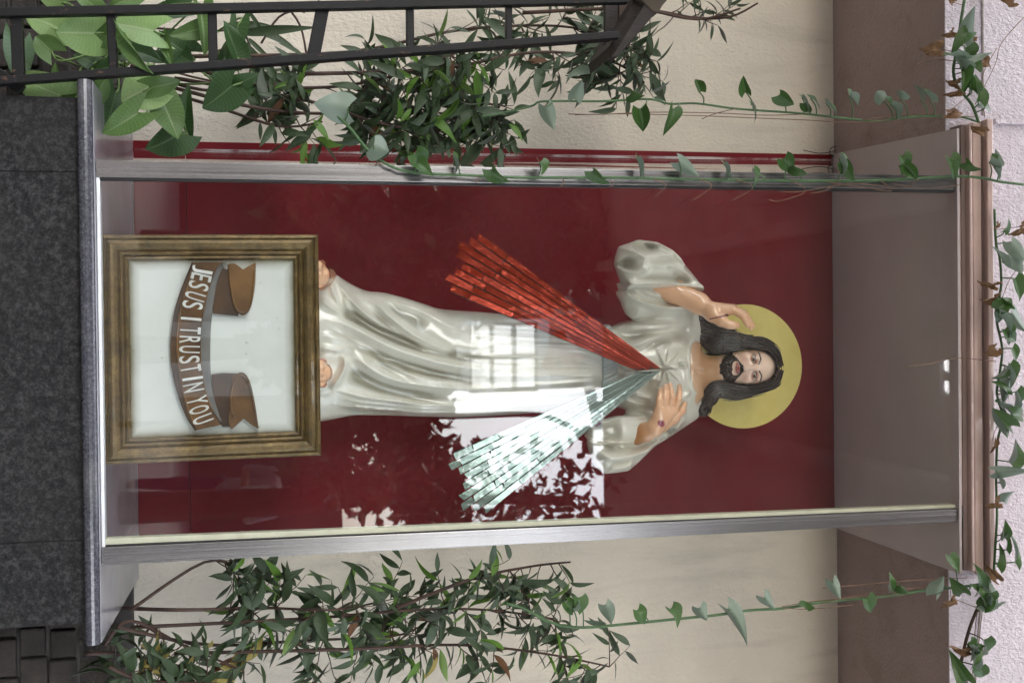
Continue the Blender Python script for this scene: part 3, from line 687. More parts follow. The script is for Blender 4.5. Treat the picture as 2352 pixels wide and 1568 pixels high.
# eight pointed star in relief
sc = (1588, 312)
for tip in ((1500, 100), (1635, 100), (1745, 145), (1772, 322), (1760, 470), (1640, 500), (1490, 590), (1475, 330)):
    d, t, sg = g.line(xz([Z4(*sc), Z4(*tip)], YS - .12)); ww = (22 * (1 - t) + 3) * .22 * PX(YS - .12) * 1.2
    fold += (.011 * np.clip(1 - d / ww, 0, 1) * np.clip((1 - t) * 3, 0, 1)).astype(np.float32)
# neckline hem
NECK = [(395, 545), (335, 590), (300, 680), (285, 790), (290, 900), (315, 1010), (350, 1075), (400, 1115)]
crease(Z1, NECK, .006, 4, ends=.03)
dn = g.pl(xz([Z1(*p) for p in NECK] + [Z1(620, 1115), Z1(620, 545)], YS - .10))
front = np.clip((YS - 0.015 - g.y) / 0.05, 0, 1)
fold *= 1.15
fb = fb - fold[:, None, :] * front
neckcut = smin(dn[:, None, :], (YS + 0.02) - g.y, .005)        # open neck in front
fb = smax(fb, neckcut, .006)
# raised sleeve: outer drape, inner lining, upper arm
drape = [(1370, 132), (1250, 172), (1135, 222), (1085, 330), (1065, 410), (1085, 520), (1115, 620), (1160, 668), (1400, 664), (1700, 668), (1995, 690), (1950, 612), (1880, 500), (1830, 430), (1775, 330), (1700, 240), (1550, 165)]
def yplane(pa, ya, pb, yb_):               # depth that runs from ya at point pa to yb at pb
    A = np.array(xz([pa], .3)[0]); B = np.array(xz([pb], .3)[0]); d = B - A
    t = ((g.x2 - A[0]) * d[0] + (g.z2 - A[1]) * d[1]) / (d @ d); return (ya + (yb_ - ya) * np.clip(t, -.3, 1.3))[:, None, :].astype(np.float32)
yc1 = yplane(Z3(1600, 200), .36, Z3(1450, 640), .285)
fs = pillow(g, xz([Z3(*p) for p in drape], .31), yc1, .085, .07)
f1 = np.zeros_like(fold)
def cr1(p, am, w, **k): crease(Z3, p, am, w, y=.27, arr=f1, **k)
cr1([(1165, 628), (1400, 612), (1700, 618), (1985, 668)], .012, 10, ends=.03); cr1([(1180, 588), (1400, 572), (1700, 580), (1930, 615)], -.010, 9)
cr1([(1140, 215), (1220, 280), (1320, 340), (1300, 420), (1220, 530)], .018, 13); cr1([(1320, 335), (1500, 325), (1700, 310)], .013, 13); cr1([(1300, 425), (1450, 420), (1620, 385), (1760, 330)], -.012, 14)
cr1([(1240, 560), (1320, 500), (1380, 440), (1600, 430), (1750, 400)], .012, 10); cr1([(1180, 330), (1200, 400), (1170, 480)], -.016, 22); cr1([(1250, 230), (1400, 230), (1550, 270)], -.012, 22)
cr1([(1560, 430), (1700, 470), (1860, 560)], .012, 10); cr1([(1600, 490), (1720, 530), (1850, 590)], -.009, 9); cr1([(1400, 150), (1560, 200), (1700, 290), (1800, 400)], .010, 9); cr1([(1400, 180), (1540, 230), (1660, 300)], -.008, 8)
cr1([(1700, 330), (1760, 390), (1800, 450)], .010, 8)
f1 *= 1.25
fs = fs - f1[:, None, :] * np.clip((yc1 - g.y + .02) / .04, 0, 1)
lining = [(1120, 600), (1150, 700), (1175, 840), (1215, 930), (1280, 985), (1500, 960), (1800, 890), (1890, 862), (1985, 690), (1900, 560), (1165, 600)]
f2 = np.zeros_like(fold)
def cr2(p, am, w, **k): crease(Z3, p, am, w, y=.29, arr=f2, **k)
cr2([(1165, 680), (1190, 740), (1300, 800), (1450, 842), (1600, 862), (1880, 866)], .022, 8, ends=.03); cr2([(1230, 665), (1300, 730), (1450, 785), (1650, 812)], .010, 8); cr2([(1330, 665), (1420, 720), (1560, 755)], .008, 8)
cr2([(1250, 700), (1380, 770), (1550, 800), (1800, 820)], -.014, 10)
fl = pillow(g, xz([Z3(*p) for p in lining], .30), .328, .055, .045) - f2[:, None, :] * front
shoulder = g.cap(W(1568, 765, YS), W(1490, 640, .36), .075, .075)
fb = smin(smin(fb, smin(fl, shoulder, .03), .02), fs, .008)
# sleeve of the arm across the chest
sl = [(1548, 990), (1480, 1032), (1300, 1082), (1080, 1092), (850, 1088), (770, 1040), (748, 1090), (800, 1280), (860, 1360), (930, 1405), (1060, 1400), (1180, 1388), (1300, 1310), (1400, 1225), (1520, 1135), (1650, 1072), (1790, 985), (1890, 880), (1880, 800), (1750, 800), (1650, 880)]
yc3 = yplane(Z4(1850, 860), .40, Z4(1000, 1150), .30)
f3 = np.zeros_like(fold)
def cr3(p, am, w, **k): crease(Z4, p, am, w, y=.28, arr=f3, **k)
cr3([(755, 1060), (850, 1092), (1080, 1096), (1300, 1084), (1480, 1036), (1548, 995)], .012, 7, ends=.03); cr3([(820, 1140), (1050, 1150), (1300, 1140), (1480, 1080)], -.012, 12)
cr3([(830, 1210), (1050, 1230), (1280, 1200), (1480, 1120)], .013, 14); cr3([(900, 1290), (1080, 1290), (1260, 1240), (1400, 1180)], -.012, 10); cr3([(950, 1350), (1120, 1330), (1250, 1280)], .010, 9)
cr3([(1500, 1080), (1580, 1040), (1650, 980)], .012, 10); cr3([(1560, 1100), (1640, 1040)], -.010, 9); cr3([(1640, 950), (1700, 940), (1800, 960)], .012, 10); cr3([(1660, 1010), (1740, 960)], -.012, 8)
fs2 = pillow(g, xz([Z4(*p) for p in sl], .32), yc3, .095, .075) - f3[:, None, :] * np.clip((yc3 - g.y + .02) / .04, 0, 1)
ln2 = [(760, 1030), (800, 955), (860, 915), (940, 880), (1130, 838), (1420, 838), (1580, 900), (1600, 985), (1300, 1110), (840, 1110)]
fl2 = pillow(g, xz([Z4(*p) for p in ln2], .30), .308, .048, .045)
f4 = np.zeros_like(fold); crease(Z4, [(930, 880), (1130, 838), (1420, 838)], .012, 7, y=.27, arr=f4, ends=.05); crease(Z4, [(880, 1020), (1000, 1000), (1150, 985)], -.014, 26, y=.27, arr=f4); crease(Z4, [(900, 960), (950, 1010), (960, 1060)], .010, 9, y=.27, arr=f4)
fl2 = fl2 - f4[:, None, :] * front
sh2 = g.cap(W(1568, 925, YS), W(1420, 1020, .36), .07, .07)
fb = smin(smin(fb, smin(fl2, sh2, .03), .02), fs2, .008)
fb = np.maximum(fb, zfoot + .001 - g.z)
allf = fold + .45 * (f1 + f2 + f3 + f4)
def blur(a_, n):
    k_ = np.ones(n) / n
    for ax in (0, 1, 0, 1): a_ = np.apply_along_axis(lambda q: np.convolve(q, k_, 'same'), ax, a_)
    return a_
allf = np.maximum(blur(-allf, 5), 0) * .7 + np.clip(blur(allf, 21) - blur(allf, 5), 0, .02) * .9      # shade of the hollows, painted into the colour
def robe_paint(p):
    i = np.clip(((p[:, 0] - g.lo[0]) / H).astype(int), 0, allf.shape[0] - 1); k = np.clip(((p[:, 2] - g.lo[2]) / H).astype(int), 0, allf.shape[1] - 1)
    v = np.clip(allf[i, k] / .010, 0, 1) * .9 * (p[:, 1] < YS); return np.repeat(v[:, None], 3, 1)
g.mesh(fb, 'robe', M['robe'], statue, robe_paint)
# sash round the waist
zb0, zb1 = W(1381, 840, YS - .1).z, W(1416, 840, YS - .1).z
gs = np.abs(g.z - (zb0 + zb1) / 2) - (zb1 - zb0) / 2
fsash = ((np.abs((g.x - xc) / a) ** e + np.abs((g.y - YS) / b) ** e) ** (1 / e) - 1) * np.minimum(a, b) - .009 - .003 * np.sin((g.x + .4 * g.z) * 420)
g.mesh(smax(fsash, gs, .004), 'sash', M['sash'], statue)
del fb, fs, fs2, fl, fl2, fsash

# skin ---------------------------------------------------------------
M['skin'] = painted('painted_skin', 0.35, 1.0)
SK = np.array((0.82, 0.47, 0.28)); FACE = np.array((0.93, 0.68, 0.54))
def seg_dist(u, v, a, b_):
    a, b_ = np.array(a, float), np.array(b_, float); d = b_ - a
    t = np.clip(((u - a[0]) * d[0] + (v - a[1]) * d[1]) / (d @ d), 0, 1); return np.hypot(u - a[0] - d[0] * t, v - a[1] - d[1] * t)
def lerpc(c, t, col): t = np.clip(t, 0, 1)[:, None]; return c * (1 - t) + np.array(col) * t

def hand(name, chains, bounds, k, paint):
    gh = Grid(*bounds, .0021); f = None
    for pts, rad, kk in chains:
        for i in range(len(pts) - 1):
            c = gh.cap(pts[i], pts[i + 1], rad[i], rad[i + 1]); f = c if f is None else smin(f, c, kk)
    return gh.mesh(f, name, M['skin'], statue, paint)
def P4(x, y, d): return W(*Z4(x, y), d)
def P1(x, y, d): return W(*Z1(x, y), d)
ch = [([P4(1235, 1035, .315), P4(1390, 985, .27), P4(1480, 950, .245)], (.034, .029, .026), .01)]
for kn, tipj in (((1527, 745), ((1533, 650), (1545, 535))), ((1577, 742), ((1592, 620), (1597, 500))), ((1637, 745), ((1662, 620), (1643, 482))), ((1690, 765), ((1735, 640), (1745, 500)))):
    ch.append(([P4(1495, 930, .243), P4(*kn, .222)], (.022, .0135), .012))
for kn, mid, tip, rr in (((1527, 745), (1533, 650), (1546, 540), .0098), ((1577, 742), (1592, 620), (1597, 505), .0104), ((1637, 745), (1664, 620), (1643, 488), .0104), ((1690, 765), (1737, 640), (1747, 505), .0098)):
    ch.append(([P4(*kn, .222), P4(*mid, .214), P4((mid[0] + tip[0]) / 2 + 3, (mid[1] + tip[1]) / 2, .219), P4(*tip, .232)], (rr * 1.15, rr, rr * .9, rr * .72), .0035))
ch.append(([P4(1560, 930, .262), P4(1690, 850, .272), P4(1770, 760, .275), P4(1800, 690, .278)], (.02, .014, .0115, .009), .01))
def paint_l(p):
    u, v = uv_of(p); c = np.repeat(SK[None], len(p), 0)
    n = np.array([mnoise.noise(Vector(q * 60)) for q in p]); w = Z4(1556, 896)
    d = np.hypot(u - w[0], v - w[1]); c = lerpc(c, (9.3 + 2.2 * n - d) / 2, (0.26, 0.03, 0.07)); c = lerpc(c, (2.0 - d) / 1, (0.04, 0.005, 0.01))
    for t in ((1546, 525), (1597, 488), (1643, 470), (1748, 488)): q = Z4(*t); c = lerpc(c, (3.2 - np.hypot(u - q[0], v - q[1])) / 1, (0.72, 0.56, 0.46))
    q = Z4(1200, 1040); return lerpc(c, (60 - np.hypot(u - q[0], v - q[1])) / 30, (0.50, 0.21, 0.07))
lo = P4(1180, 1150, .30); hi = P4(1830, 440, .30)
hand('hand', ch, ((hi.x - .02, .185, lo.z - .02), (lo.x + .03, .37, hi.z + .02)), .01, paint_l)
ch = [([P1(-160, -90, .31), P1(120, 40, .285), P1(380, 165, .245), P1(505, 245, .215)], (.042, .039, .033, .026), .012)]
base = P1(520, 250, .212); fing = []
for i, (kn, mid, tip, yk, ym, yt) in enumerate((((735, 232), (845, 300), (888, 395), .180, .158, .150), ((742, 222), (862, 285), (925, 420), .197, .174, .166), ((735, 218), (855, 275), (945, 405), .214, .194, .186), ((715, 222), (825, 275), (915, 360), .230, .214, .206))):
    ch.append(([base, P1(*kn, yk)], (.024, .0145), .012)); fing.append(([P1(*kn, yk), P1(*mid, ym), P1((mid[0] + tip[0]) / 2 + 4, (mid[1] + tip[1]) / 2, (ym + yt) / 2), P1(*tip, yt)], (.0125, .0108, .0095, .0075), .0035))
ch += fing
ch.append(([P1(545, 300, .200), P1(620, 350, .182), P1(690, 388, .172), P1(745, 392, .168), P1(785, 390, .166)], (.022, .0165, .0115, .0108, .008), .01))
def paint_r(p):
    u, v = uv_of(p); c = np.repeat(SK[None], len(p), 0)
    d = seg_dist(u, v, Z1(495, 328), Z1(600, 305)); c = lerpc(c, (2.0 - d), (0.16, 0.012, 0.03)); d = seg_dist(u, v, Z1(600, 305), Z1(680, 285)); c = lerpc(c, (2.4 - d), (0.16, 0.012, 0.03))
    return c
lo = P1(-200, 430, .25); hi = P1(1000, -140, .25)
hand('hand', ch, ((hi.x - .03, .12, lo.z - .02), (lo.x + .03, .36, hi.z + .02)), .01, paint_r)
# feet under the hem
for c0, w in (((742, 632), 33), ((742, 856), 40)):
    s = PX(.24); c = W(*c0, .25); c.z = zfoot; gh = Grid((c.x - .07, .12, zfoot), (c.x + .07, .42, zfoot + .09), .0026)
    f = gh.cap((c.x, .38, zfoot + .03), (c.x, .24, zfoot + .012), .034, .027)
    for k in range(5):
        x = c.x + (k - 2) * .0165; f = smin(f, gh.cap((x, .25, zfoot + .014), (x * .98 + c.x * .02, .205 + abs(k - 1.4) * .008, zfoot + .006), .012, .0098), .006)
    def paint_f(p, c=c):
        col = np.repeat(SK[None], len(p), 0); d = np.abs(np.hypot((p[:, 0] - c.x) / 1.0, (p[:, 2] - zfoot) * 1.1) - .042); return lerpc(col, (.004 - d) / .002, (0.42, 0.10, 0.03))
    gh.mesh(np.maximum(f, zfoot + .001 - gh.z), 'foot', M['skin'], statue, paint_f)

# head ---------------------------------------------------------------
YH = 0.335; S = PX(YH) * 1.0
hc = W(1720, 843, YH); roll = R_(-2.5)
cr, sr = math.cos(roll), math.sin(roll)
tiltc, tilts = math.cos(R_(19)), math.sin(R_(19))     # bowed towards the viewer
class HGrid(Grid):
    # head coordinates in picture units: du up, dv right, dw forward
    def setup(s):
        X = (s.x - hc.x) / S; Y = (s.y - YH) / S; Z = (s.z - hc.z) / S
        U, V_ = Z * cr + X * sr, X * cr - Z * sr
        s.du = U * tiltc - Y * tilts; s.dv = V_ + 0 * Y; s.dw = -Y * tiltc - U * tilts
        return s
    def e(s, du, dv, dw, ru, rv, rw): return (np.sqrt(((s.du - du) / ru) ** 2 + ((s.dv - dv) / rv) ** 2 + ((s.dw - dw) / rw) ** 2) - 1) * min(ru, rv, rw)
    def c(s, a, b, ra, rb):
        a = np.array(a, np.float32); b = np.array(b, np.float32); d = b - a; L = float(d @ d) + 1e-9
        p, q, r = s.du - a[0], s.dv - a[1], s.dw - a[2]; t = np.clip((p * d[0] + q * d[1] + r * d[2]) / L, 0, 1)
        return np.sqrt((p - d[0] * t) ** 2 + (q - d[1] * t) ** 2 + (r - d[2] * t) ** 2) - (ra + (rb - ra) * t)
def hd(u, v):                          # picture point to head units (du, dv)
    Z, X = (u - 1720) / (.94 if u < 1720 else .98), v - 843; return (Z * cr + X * sr, X * cr - Z * sr)
def h1(x, y): return hd(*Z1(x, y))
def face_sdf(G):
    f = smin(G.e(22, 0, -26, 50, 46, 58), G.e(-14, 0, -8, 58, 42, 42), 14)
    f = smin(f, G.e(-53, 1, 14, 15, 17, 16), 12)
    for sgn in (-1, 1):
        f = smin(f, G.e(-8, sgn * 26, 17, 14, 13, 13), 10)
        f = smin(f, G.c((22, sgn * 7, 31), (23, sgn * 31, 23), 4.2, 4.2), 8)
        f = smax(f, -G.e(11, sgn * 20.5, 40, 8.5, 13, 9.5), 6)
        lid = G.e(11, sgn * 20.5, 19, 13.6, 13.6, 13.6)
        slit = (np.sqrt(((G.du - 10.6 + .06 * np.abs(G.dv - sgn * 20.5)) / 3.5) ** 2 + ((G.dv - sgn * 20.5) / 10.2) ** 2) - 1) * 3.7
        f = smin(f, lid, 2.5); f = smax(f, -np.maximum(slit, 22 - G.dw), .8)
        f = smin(f, G.c((17.0, sgn * 12, 31), (17.8, sgn * 28, 28.5), 1.5, 1.3), 1.2)
    f = smin(f, G.c((18, 0, 32), (-11, 0, 46), 4.0, 6.2), 6); f = smin(f, G.e(-13, 0, 44, 6, 7.5, 6.5), 4)
    for sgn in (-1, 1):
        f = smin(f, G.e(-15, sgn * 7, 38.5, 4.6, 4.8, 6), 2.5); f = smax(f, -G.e(-18.2, sgn * 3.9, 44, 1.9, 2.3, 4), 1)
    f = smax(f, -G.c((-19, 0, 42), (-24, 0, 42), 1.5, 1.5), 2)
    for pts, rr in (([(-28.2, -15.5, 30), (-26.4, -4, 37.2), (-27, 0, 37.3), (-26.4, 4, 37.2), (-28.2, 15.5, 30)], (1.0, 2.6, 2.4, 2.6, 1.0)), ([(-29.4, -14.5, 30), (-31.8, -5, 36.0), (-31.8, 5, 36.0), (-29.4, 14.5, 30)], (1.0, 3.2, 3.2, 1.0))):
        for i in range(len(pts) - 1): f = smin(f, G.c(pts[i], pts[i + 1], rr[i], rr[i + 1]), 1.4)
    return f
G = HGrid((hc.x - .135, YH - .085, hc.z - .235), (hc.x + .135, YH + .15, hc.z + .125), .0016).setup()
ff = face_sdf(G)
nk = G.c((-40, 1, -20), (-152, 2, 14), 32, 39)
nk = smin(nk, G.e(-152, 2, 20, 44, 98, 44), 24)
for sgn in (-1, 1): nk = smin(nk, G.c((-62, sgn * 27, -8), (-128, sgn * 8, 46), 6, 6), 7); nk = smin(nk, G.c((-130, sgn * 10, 46), (-122, sgn * 62, 34), 5, 5), 9)
nk = smax(nk, -G.e(-124, 0, 58, 9, 7, 9), 8)
fh = smin(ff, nk, 9) * S
fh = smin(fh, G.e(-29, -46, -14, 11, 4, 8) * S, .003)
fh = np.maximum(fh, (G.lo[2] + .004) - G.z)
lip_c = h1(775, 840)
def head_uv(p):
    X = (p[:, 0] - hc.x) / S; Z = (p[:, 2] - hc.z) / S; Y = (p[:, 1] - YH) / S; U = Z * cr + X * sr
    return U * tiltc - Y * tilts, X * cr - Z * sr, -Y * tiltc - U * tilts
def paint_h(p):
    du, dv, dw = head_uv(p); c = np.repeat(FACE[None], len(p), 0)
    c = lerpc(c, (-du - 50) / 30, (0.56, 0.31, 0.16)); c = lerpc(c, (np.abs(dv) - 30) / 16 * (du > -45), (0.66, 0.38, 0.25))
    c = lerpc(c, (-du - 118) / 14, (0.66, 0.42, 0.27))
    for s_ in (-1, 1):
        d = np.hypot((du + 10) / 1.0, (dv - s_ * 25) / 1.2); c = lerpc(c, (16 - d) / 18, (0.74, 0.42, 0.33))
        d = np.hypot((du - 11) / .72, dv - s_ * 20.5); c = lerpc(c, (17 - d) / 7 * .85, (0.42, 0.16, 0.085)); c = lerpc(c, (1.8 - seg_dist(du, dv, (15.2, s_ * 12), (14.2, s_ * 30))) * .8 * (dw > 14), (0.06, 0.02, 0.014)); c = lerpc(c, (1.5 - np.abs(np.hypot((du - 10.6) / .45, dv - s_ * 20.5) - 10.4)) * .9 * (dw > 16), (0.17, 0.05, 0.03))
        br = np.minimum(seg_dist(du, dv, (22.0, s_ * 9), (27.5, s_ * 21)), seg_dist(du, dv, (27.5, s_ * 21), (24.0, s_ * 36))); c = lerpc(c, (2.5 - br) / 1.2, (0.03, 0.014, 0.01))
        c = lerpc(c, (2.4 - np.hypot(du + 18.5, dv - s_ * 3.9)) / 1.0, (0.12, 0.04, 0.03))
    m = ((dv / 15.8) ** 2 + ((du + 29.4) / (5.6 - .1 * np.abs(dv))) ** 2); c = lerpc(c, (1.06 - m) / .16 * (dw > 22), (0.36, 0.085, 0.07)); c = lerpc(c, (.9 - np.abs(du + 29.0)) * (np.abs(dv) < 14) * (dw > 25), (0.16, 0.03, 0.03))
    return c
G.mesh(fh, 'head', M['skin'], statue, paint_h)
# eyes
M['eye'] = painted('painted_eye', 0.12, 0.8)
for sgn in (-1, 1):
    q = HGrid((hc.x - .07, YH - .055, hc.z - .02), (hc.x + .07, YH + .02, hc.z + .045), .0011).setup(); f = q.e(11, sgn * 20.5, 19.2, 12.6, 12.6, 12.6) * S
    def paint_e(p, sgn=sgn):
        du, dv, dw = head_uv(p); c = np.repeat(np.array([[.44, .39, .34]]), len(p), 0); d = np.hypot(du - 10.9, dv - sgn * 20.5 - .8)
        c = lerpc(c, (5.3 - d) / .8, (0.13, 0.055, 0.022)); c = lerpc(c, (2.3 - d) / .6, (0.01, 0.007, 0.006)); c = lerpc(c, (1.1 - np.hypot(du - 13, dv - sgn * 20.5 + 1)) / .5, (0.9, 0.9, 0.9)); return c
    q.mesh(f, 'eye', M['eye'], statue, paint_e)
# hair and beard: strands as flowing ridges along locks
M['hair'] = None
def hair_mat():
    m = NT('dark_brown_lacquer'); n = m.noise(m.coord(), 90, 3); m.set(Base_Color=m.ramp(n, [(0.4, (0.010, 0.006, 0.004)), (0.75, (0.04, 0.022, 0.012))]), Roughness=0.3, Specular_IOR_Level=0.3, Coat_Weight=0.6, Coat_Roughness=0.08); return m.m
M['hair'] = hair_mat()
Gh = HGrid((hc.x - .20, YH - .11, hc.z - .205), (hc.x + .19, YH + .15, hc.z + .13), .00155).setup(); Gh.du, Gh.dv, Gh.dw = [np.ascontiguousarray(q) for q in np.broadcast_arrays(Gh.du, Gh.dv, Gh.dw)]; Gh.shape = Gh.du.shape
ffh = face_sdf(Gh) if False else None
def lock(pts, rad, dws, groove=5.6, amp=1.9, flat=.75, ph=0.0):
    P = np.array(smooth_path([(*h1(x, y), w) for (x, y), w in zip(pts, dws)], 4)); kk_ = np.arange(len(P)) / len(P); P[:, 1] += 3.4 * np.clip(kk_ * 1.6 - .35, 0, 1) * np.sin(np.arange(len(P)) * .72 + ph * 2); rr = np.interp(np.linspace(0, 1, len(P)), np.linspace(0, 1, len(rad)), rad)
    full = np.full(Gh.shape, 30.0, np.float32); pad = max(rad) + 9
    m0 = [(Gh.du > P[:, 0].min() - pad) & (Gh.du < P[:, 0].max() + pad) & (Gh.dv > P[:, 1].min() - pad) & (Gh.dv < P[:, 1].max() + pad) & (Gh.dw > P[:, 2].min() - pad) & (Gh.dw < P[:, 2].max() + pad)][0]
    ix = [np.where(m0.any(axis=tuple(k for k in range(3) if k != ax)))[0] for ax in range(3)]
    sl_ = tuple(slice(q[0], q[-1] + 1) for q in ix); gu, gv, gw = Gh.du[sl_], Gh.dv[sl_], Gh.dw[sl_]
    best = None
    for i in range(len(P) - 1):
        a_, b_ = P[i].astype(np.float32), P[i + 1].astype(np.float32); d = b_ - a_; L = float(d @ d) + 1e-9
        p, q, r = gu - a_[0], gv - a_[1], (gw - a_[2])
        t = np.clip((p * d[0] + q * d[1] + r * d[2]) / L, 0, 1)
        ex, ey, ez = p - d[0] * t, q - d[1] * t, (r - d[2] * t) / flat
        L2 = math.hypot(d[0], d[1]) + 1e-9; perp = (q * d[0] - p * d[1]) / L2
        dist = np.sqrt(ex * ex + ey * ey + ez * ez) - (rr[i] + (rr[i + 1] - rr[i]) * t)
        dist = dist - amp * np.sin(perp * (2 * math.pi / groove) + ph + 1.2 * np.sin((i + t) * .55 + ph))
        best = dist if best is None else np.minimum(best, dist)
    full[sl_] = best * flat; return full
cran = Gh.e(22, 0, -28, 58, 53, 66)
ang = np.arctan2(Gh.dv, Gh.du + 25)
cran = cran - 1.2 * np.sin(np.abs(Gh.dv) * .05 + ang * 60)
fc = h1(900, 838)
open_ = (np.sqrt(((Gh.du - fc[0] + 10) / 74) ** 2 + ((Gh.dv - fc[1]) / 47.5) ** 2) - 1) * 46
cran = smax(cran, -np.maximum(open_, -20 - Gh.dw), 4); cran = np.maximum(cran, -(Gh.du + 45))
hf = smin(cran, Gh.e(-34, 2, -46, 84, 64, 36) - 1.2 * np.sin(Gh.dv * 1.3 + np.sin(Gh.du * .1)), 4)
LK = [([(1235, 800), (1190, 650), (1060, 560), (900, 545), (740, 520), (600, 500), (480, 450), (400, 360), (335, 290)], (7, 10, 14, 18, 21, 23, 17, 13, 6), (22, 18, 6, 0, 0, 2, 6, 10, 14), 0.0),
      ([(1100, 610), (950, 585), (800, 585), (680, 590), (570, 590), (480, 560), (400, 490), (330, 410)], (6, 8, 12, 18, 20, 17, 14, 6), (12, 10, 8, 8, 10, 12, 14, 18), 1.0),
      ([(950, 520), (800, 470), (680, 430), (560, 395), (470, 330), (390, 285), (345, 240)], (7, 10, 12, 13, 11, 9, 4), (-8, -8, -6, -2, 2, 6, 8), 2.0),
      ([(500, 430), (420, 400), (360, 430), (315, 385)], (12, 10, 8, 4), (12, 14, 18, 20), .4),
      ([(1238, 880), (1190, 1000), (1080, 1060), (930, 1095), (780, 1125), (640, 1110), (540, 1125), (490, 1190), (450, 1260), (420, 1310)], (7, 10, 13, 16, 19, 19, 17, 17, 17, 15), (22, 18, 6, 0, 0, 2, 6, 8, 10, 10), .7),
      ([(860, 1060), (740, 1050), (620, 1035), (520, 1045), (455, 1090), (400, 1170), (350, 1190), (330, 1250)], (7, 11, 14, 15, 14, 11, 9, 7), (8, 8, 8, 10, 12, 14, 16, 16), 1.8),
      ([(560, 1130), (500, 1150), (480, 1220), (470, 1290)], (11, 11, 11, 9), (12, 14, 14, 12), 2.6)]
for pts, rad, dws, ph in LK: hf = smin(hf, lock(pts, rad, dws, ph=ph), 2.2)
c = h1(418, 1300); dd = np.sqrt((Gh.du - c[0]) ** 2 + (Gh.dv - c[1]) ** 2); curl = np.sqrt((dd - 8) ** 2 + (Gh.dw - 20) ** 2) - 5.5
hf = smin(hf, np.minimum(curl, Gh.e(c[0], c[1], 18, 3.4, 3.4, 6)), 1.5)
c = h1(345, 1235); dd = np.sqrt((Gh.du - c[0]) ** 2 + (Gh.dv - c[1]) ** 2); hf = smin(hf, np.sqrt((dd - 5) ** 2 + (Gh.dw - 18) ** 2) - 4, 1.5)
# keep the locks off the face
face_keep = (np.sqrt(((Gh.du + 2) / 66) ** 2 + (Gh.dv / 45.5) ** 2) - 1) * 45
hf = smax(hf, -np.maximum(face_keep, -4 - Gh.dw), 3)
Gh.mesh(hf * S, 'hair', M['hair'], statue)
Gb = HGrid((hc.x - .075, YH - .07, hc.z - .12), (hc.x + .075, YH + .09, hc.z - .005), .0013).setup()
fb_ = face_sdf(Gb)
outer = [(740, 622), (690, 645), (640, 670), (590, 740), (570, 790), (573, 880), (600, 945), (650, 1010), (700, 1030), (745, 1010), (770, 960), (800, 925), (832, 880), (832, 800), (800, 760), (770, 715), (735, 690)]
inner = [(722, 812), (728, 780), (745, 758), (775, 758), (788, 778), (797, 812), (801, 840), (798, 880), (782, 902), (762, 915), (738, 916), (722, 895), (716, 872), (728, 856), (724, 835)]
def poly2(G_, pts):
    X, Z = np.broadcast_arrays(G_.dv.astype(np.float32), G_.du.astype(np.float32)); dm = np.full(X.shape, 1e9, np.float32); ins = np.zeros(X.shape, bool); P = [h1(x, y) for x, y in pts]; P = [(b_, a_) for a_, b_ in P]
    for i in range(len(P)):
        x0, z0 = P[i]; x1, z1 = P[(i + 1) % len(P)]; dx, dz = x1 - x0, z1 - z0; t = np.clip(((X - x0) * dx + (Z - z0) * dz) / (dx * dx + dz * dz), 0, 1)
        dm = np.minimum(dm, np.hypot(X - x0 - dx * t, Z - z0 - dz * t)); ins ^= ((z0 > Z) != (z1 > Z)) & (X < dx * (Z - z0) / (dz if abs(dz) > 1e-9 else 1e-9) + x0)
    return np.where(ins, dm, -dm)
din = poly2(Gb, outer); dinn = poly2(Gb, inner); reg = np.minimum(din, -dinn)
th = np.clip(reg, -3, 7) * .75 + .8 * np.sin(Gb.dv * .8 + 2.2 * np.sin(Gb.du * .28)) * np.clip(reg / 4, 0, 1) + .6 * np.sin(Gb.du * .75 + 2 * np.sin(Gb.dv * .3)) * np.clip(reg / 4, 0, 1)
chin = np.minimum(Gb.c((-52, -14, 22), (-68, -8, 24), 9, 6), np.minimum(Gb.c((-52, 12, 22), (-68, 9, 24), 9, 6), Gb.c((-50, 0, 26), (-68, 0, 26), 9, 5)))
fbe = np.maximum(fb_ - np.maximum(th, -1), -reg + .2); fbe = smin(fbe, np.maximum(chin - .9 * np.sin(Gb.dv * .9 + 2 * np.sin(Gb.du * .3)), Gb.du + 47), 3)
fbe = np.maximum(fbe, 4 - Gb.dw * 1.0 - 6)
Gb.mesh(fbe * S, 'beard', M['hair'], statue)
# halo disc
M['gold'] = None
def gold_mat():
    m = NT('brass_disc'); co = m.coord(); n = m.noise(co, 9, 5, 0.6); c = m.ramp(n, [(0.3, (0.74, 0.61, 0.17)), (0.75, (0.86, 0.73, 0.26))])
    m.set(Base_Color=c, Metallic=0.35, Roughness=0.3, Coat_Weight=1.0, Coat_Roughness=0.06); m.bump(m.noise(co, 6, 2), 0.10, 0.02); return m.m
M['gold'] = gold_mat()
yh = YH + .13; cc = W(1710, 841, yh); rh = 143.5 * PX(yh) * 1.075
mb = MB(); n = 96; V = []
for y in (yh, yh + .003): V += [Vector((cc.x + math.cos(2 * math.pi * k / n) * rh, y, cc.z + math.sin(2 * math.pi * k / n) * rh)) for k in range(n)]
mb.add(V, [tuple(range(n)), tuple(range(2 * n - 1, n - 1, -1))] + [(k, k + n, (k + 1) % n + n, (k + 1) % n) for k in range(n)]); mb.obj('halo', M['gold'], statue)
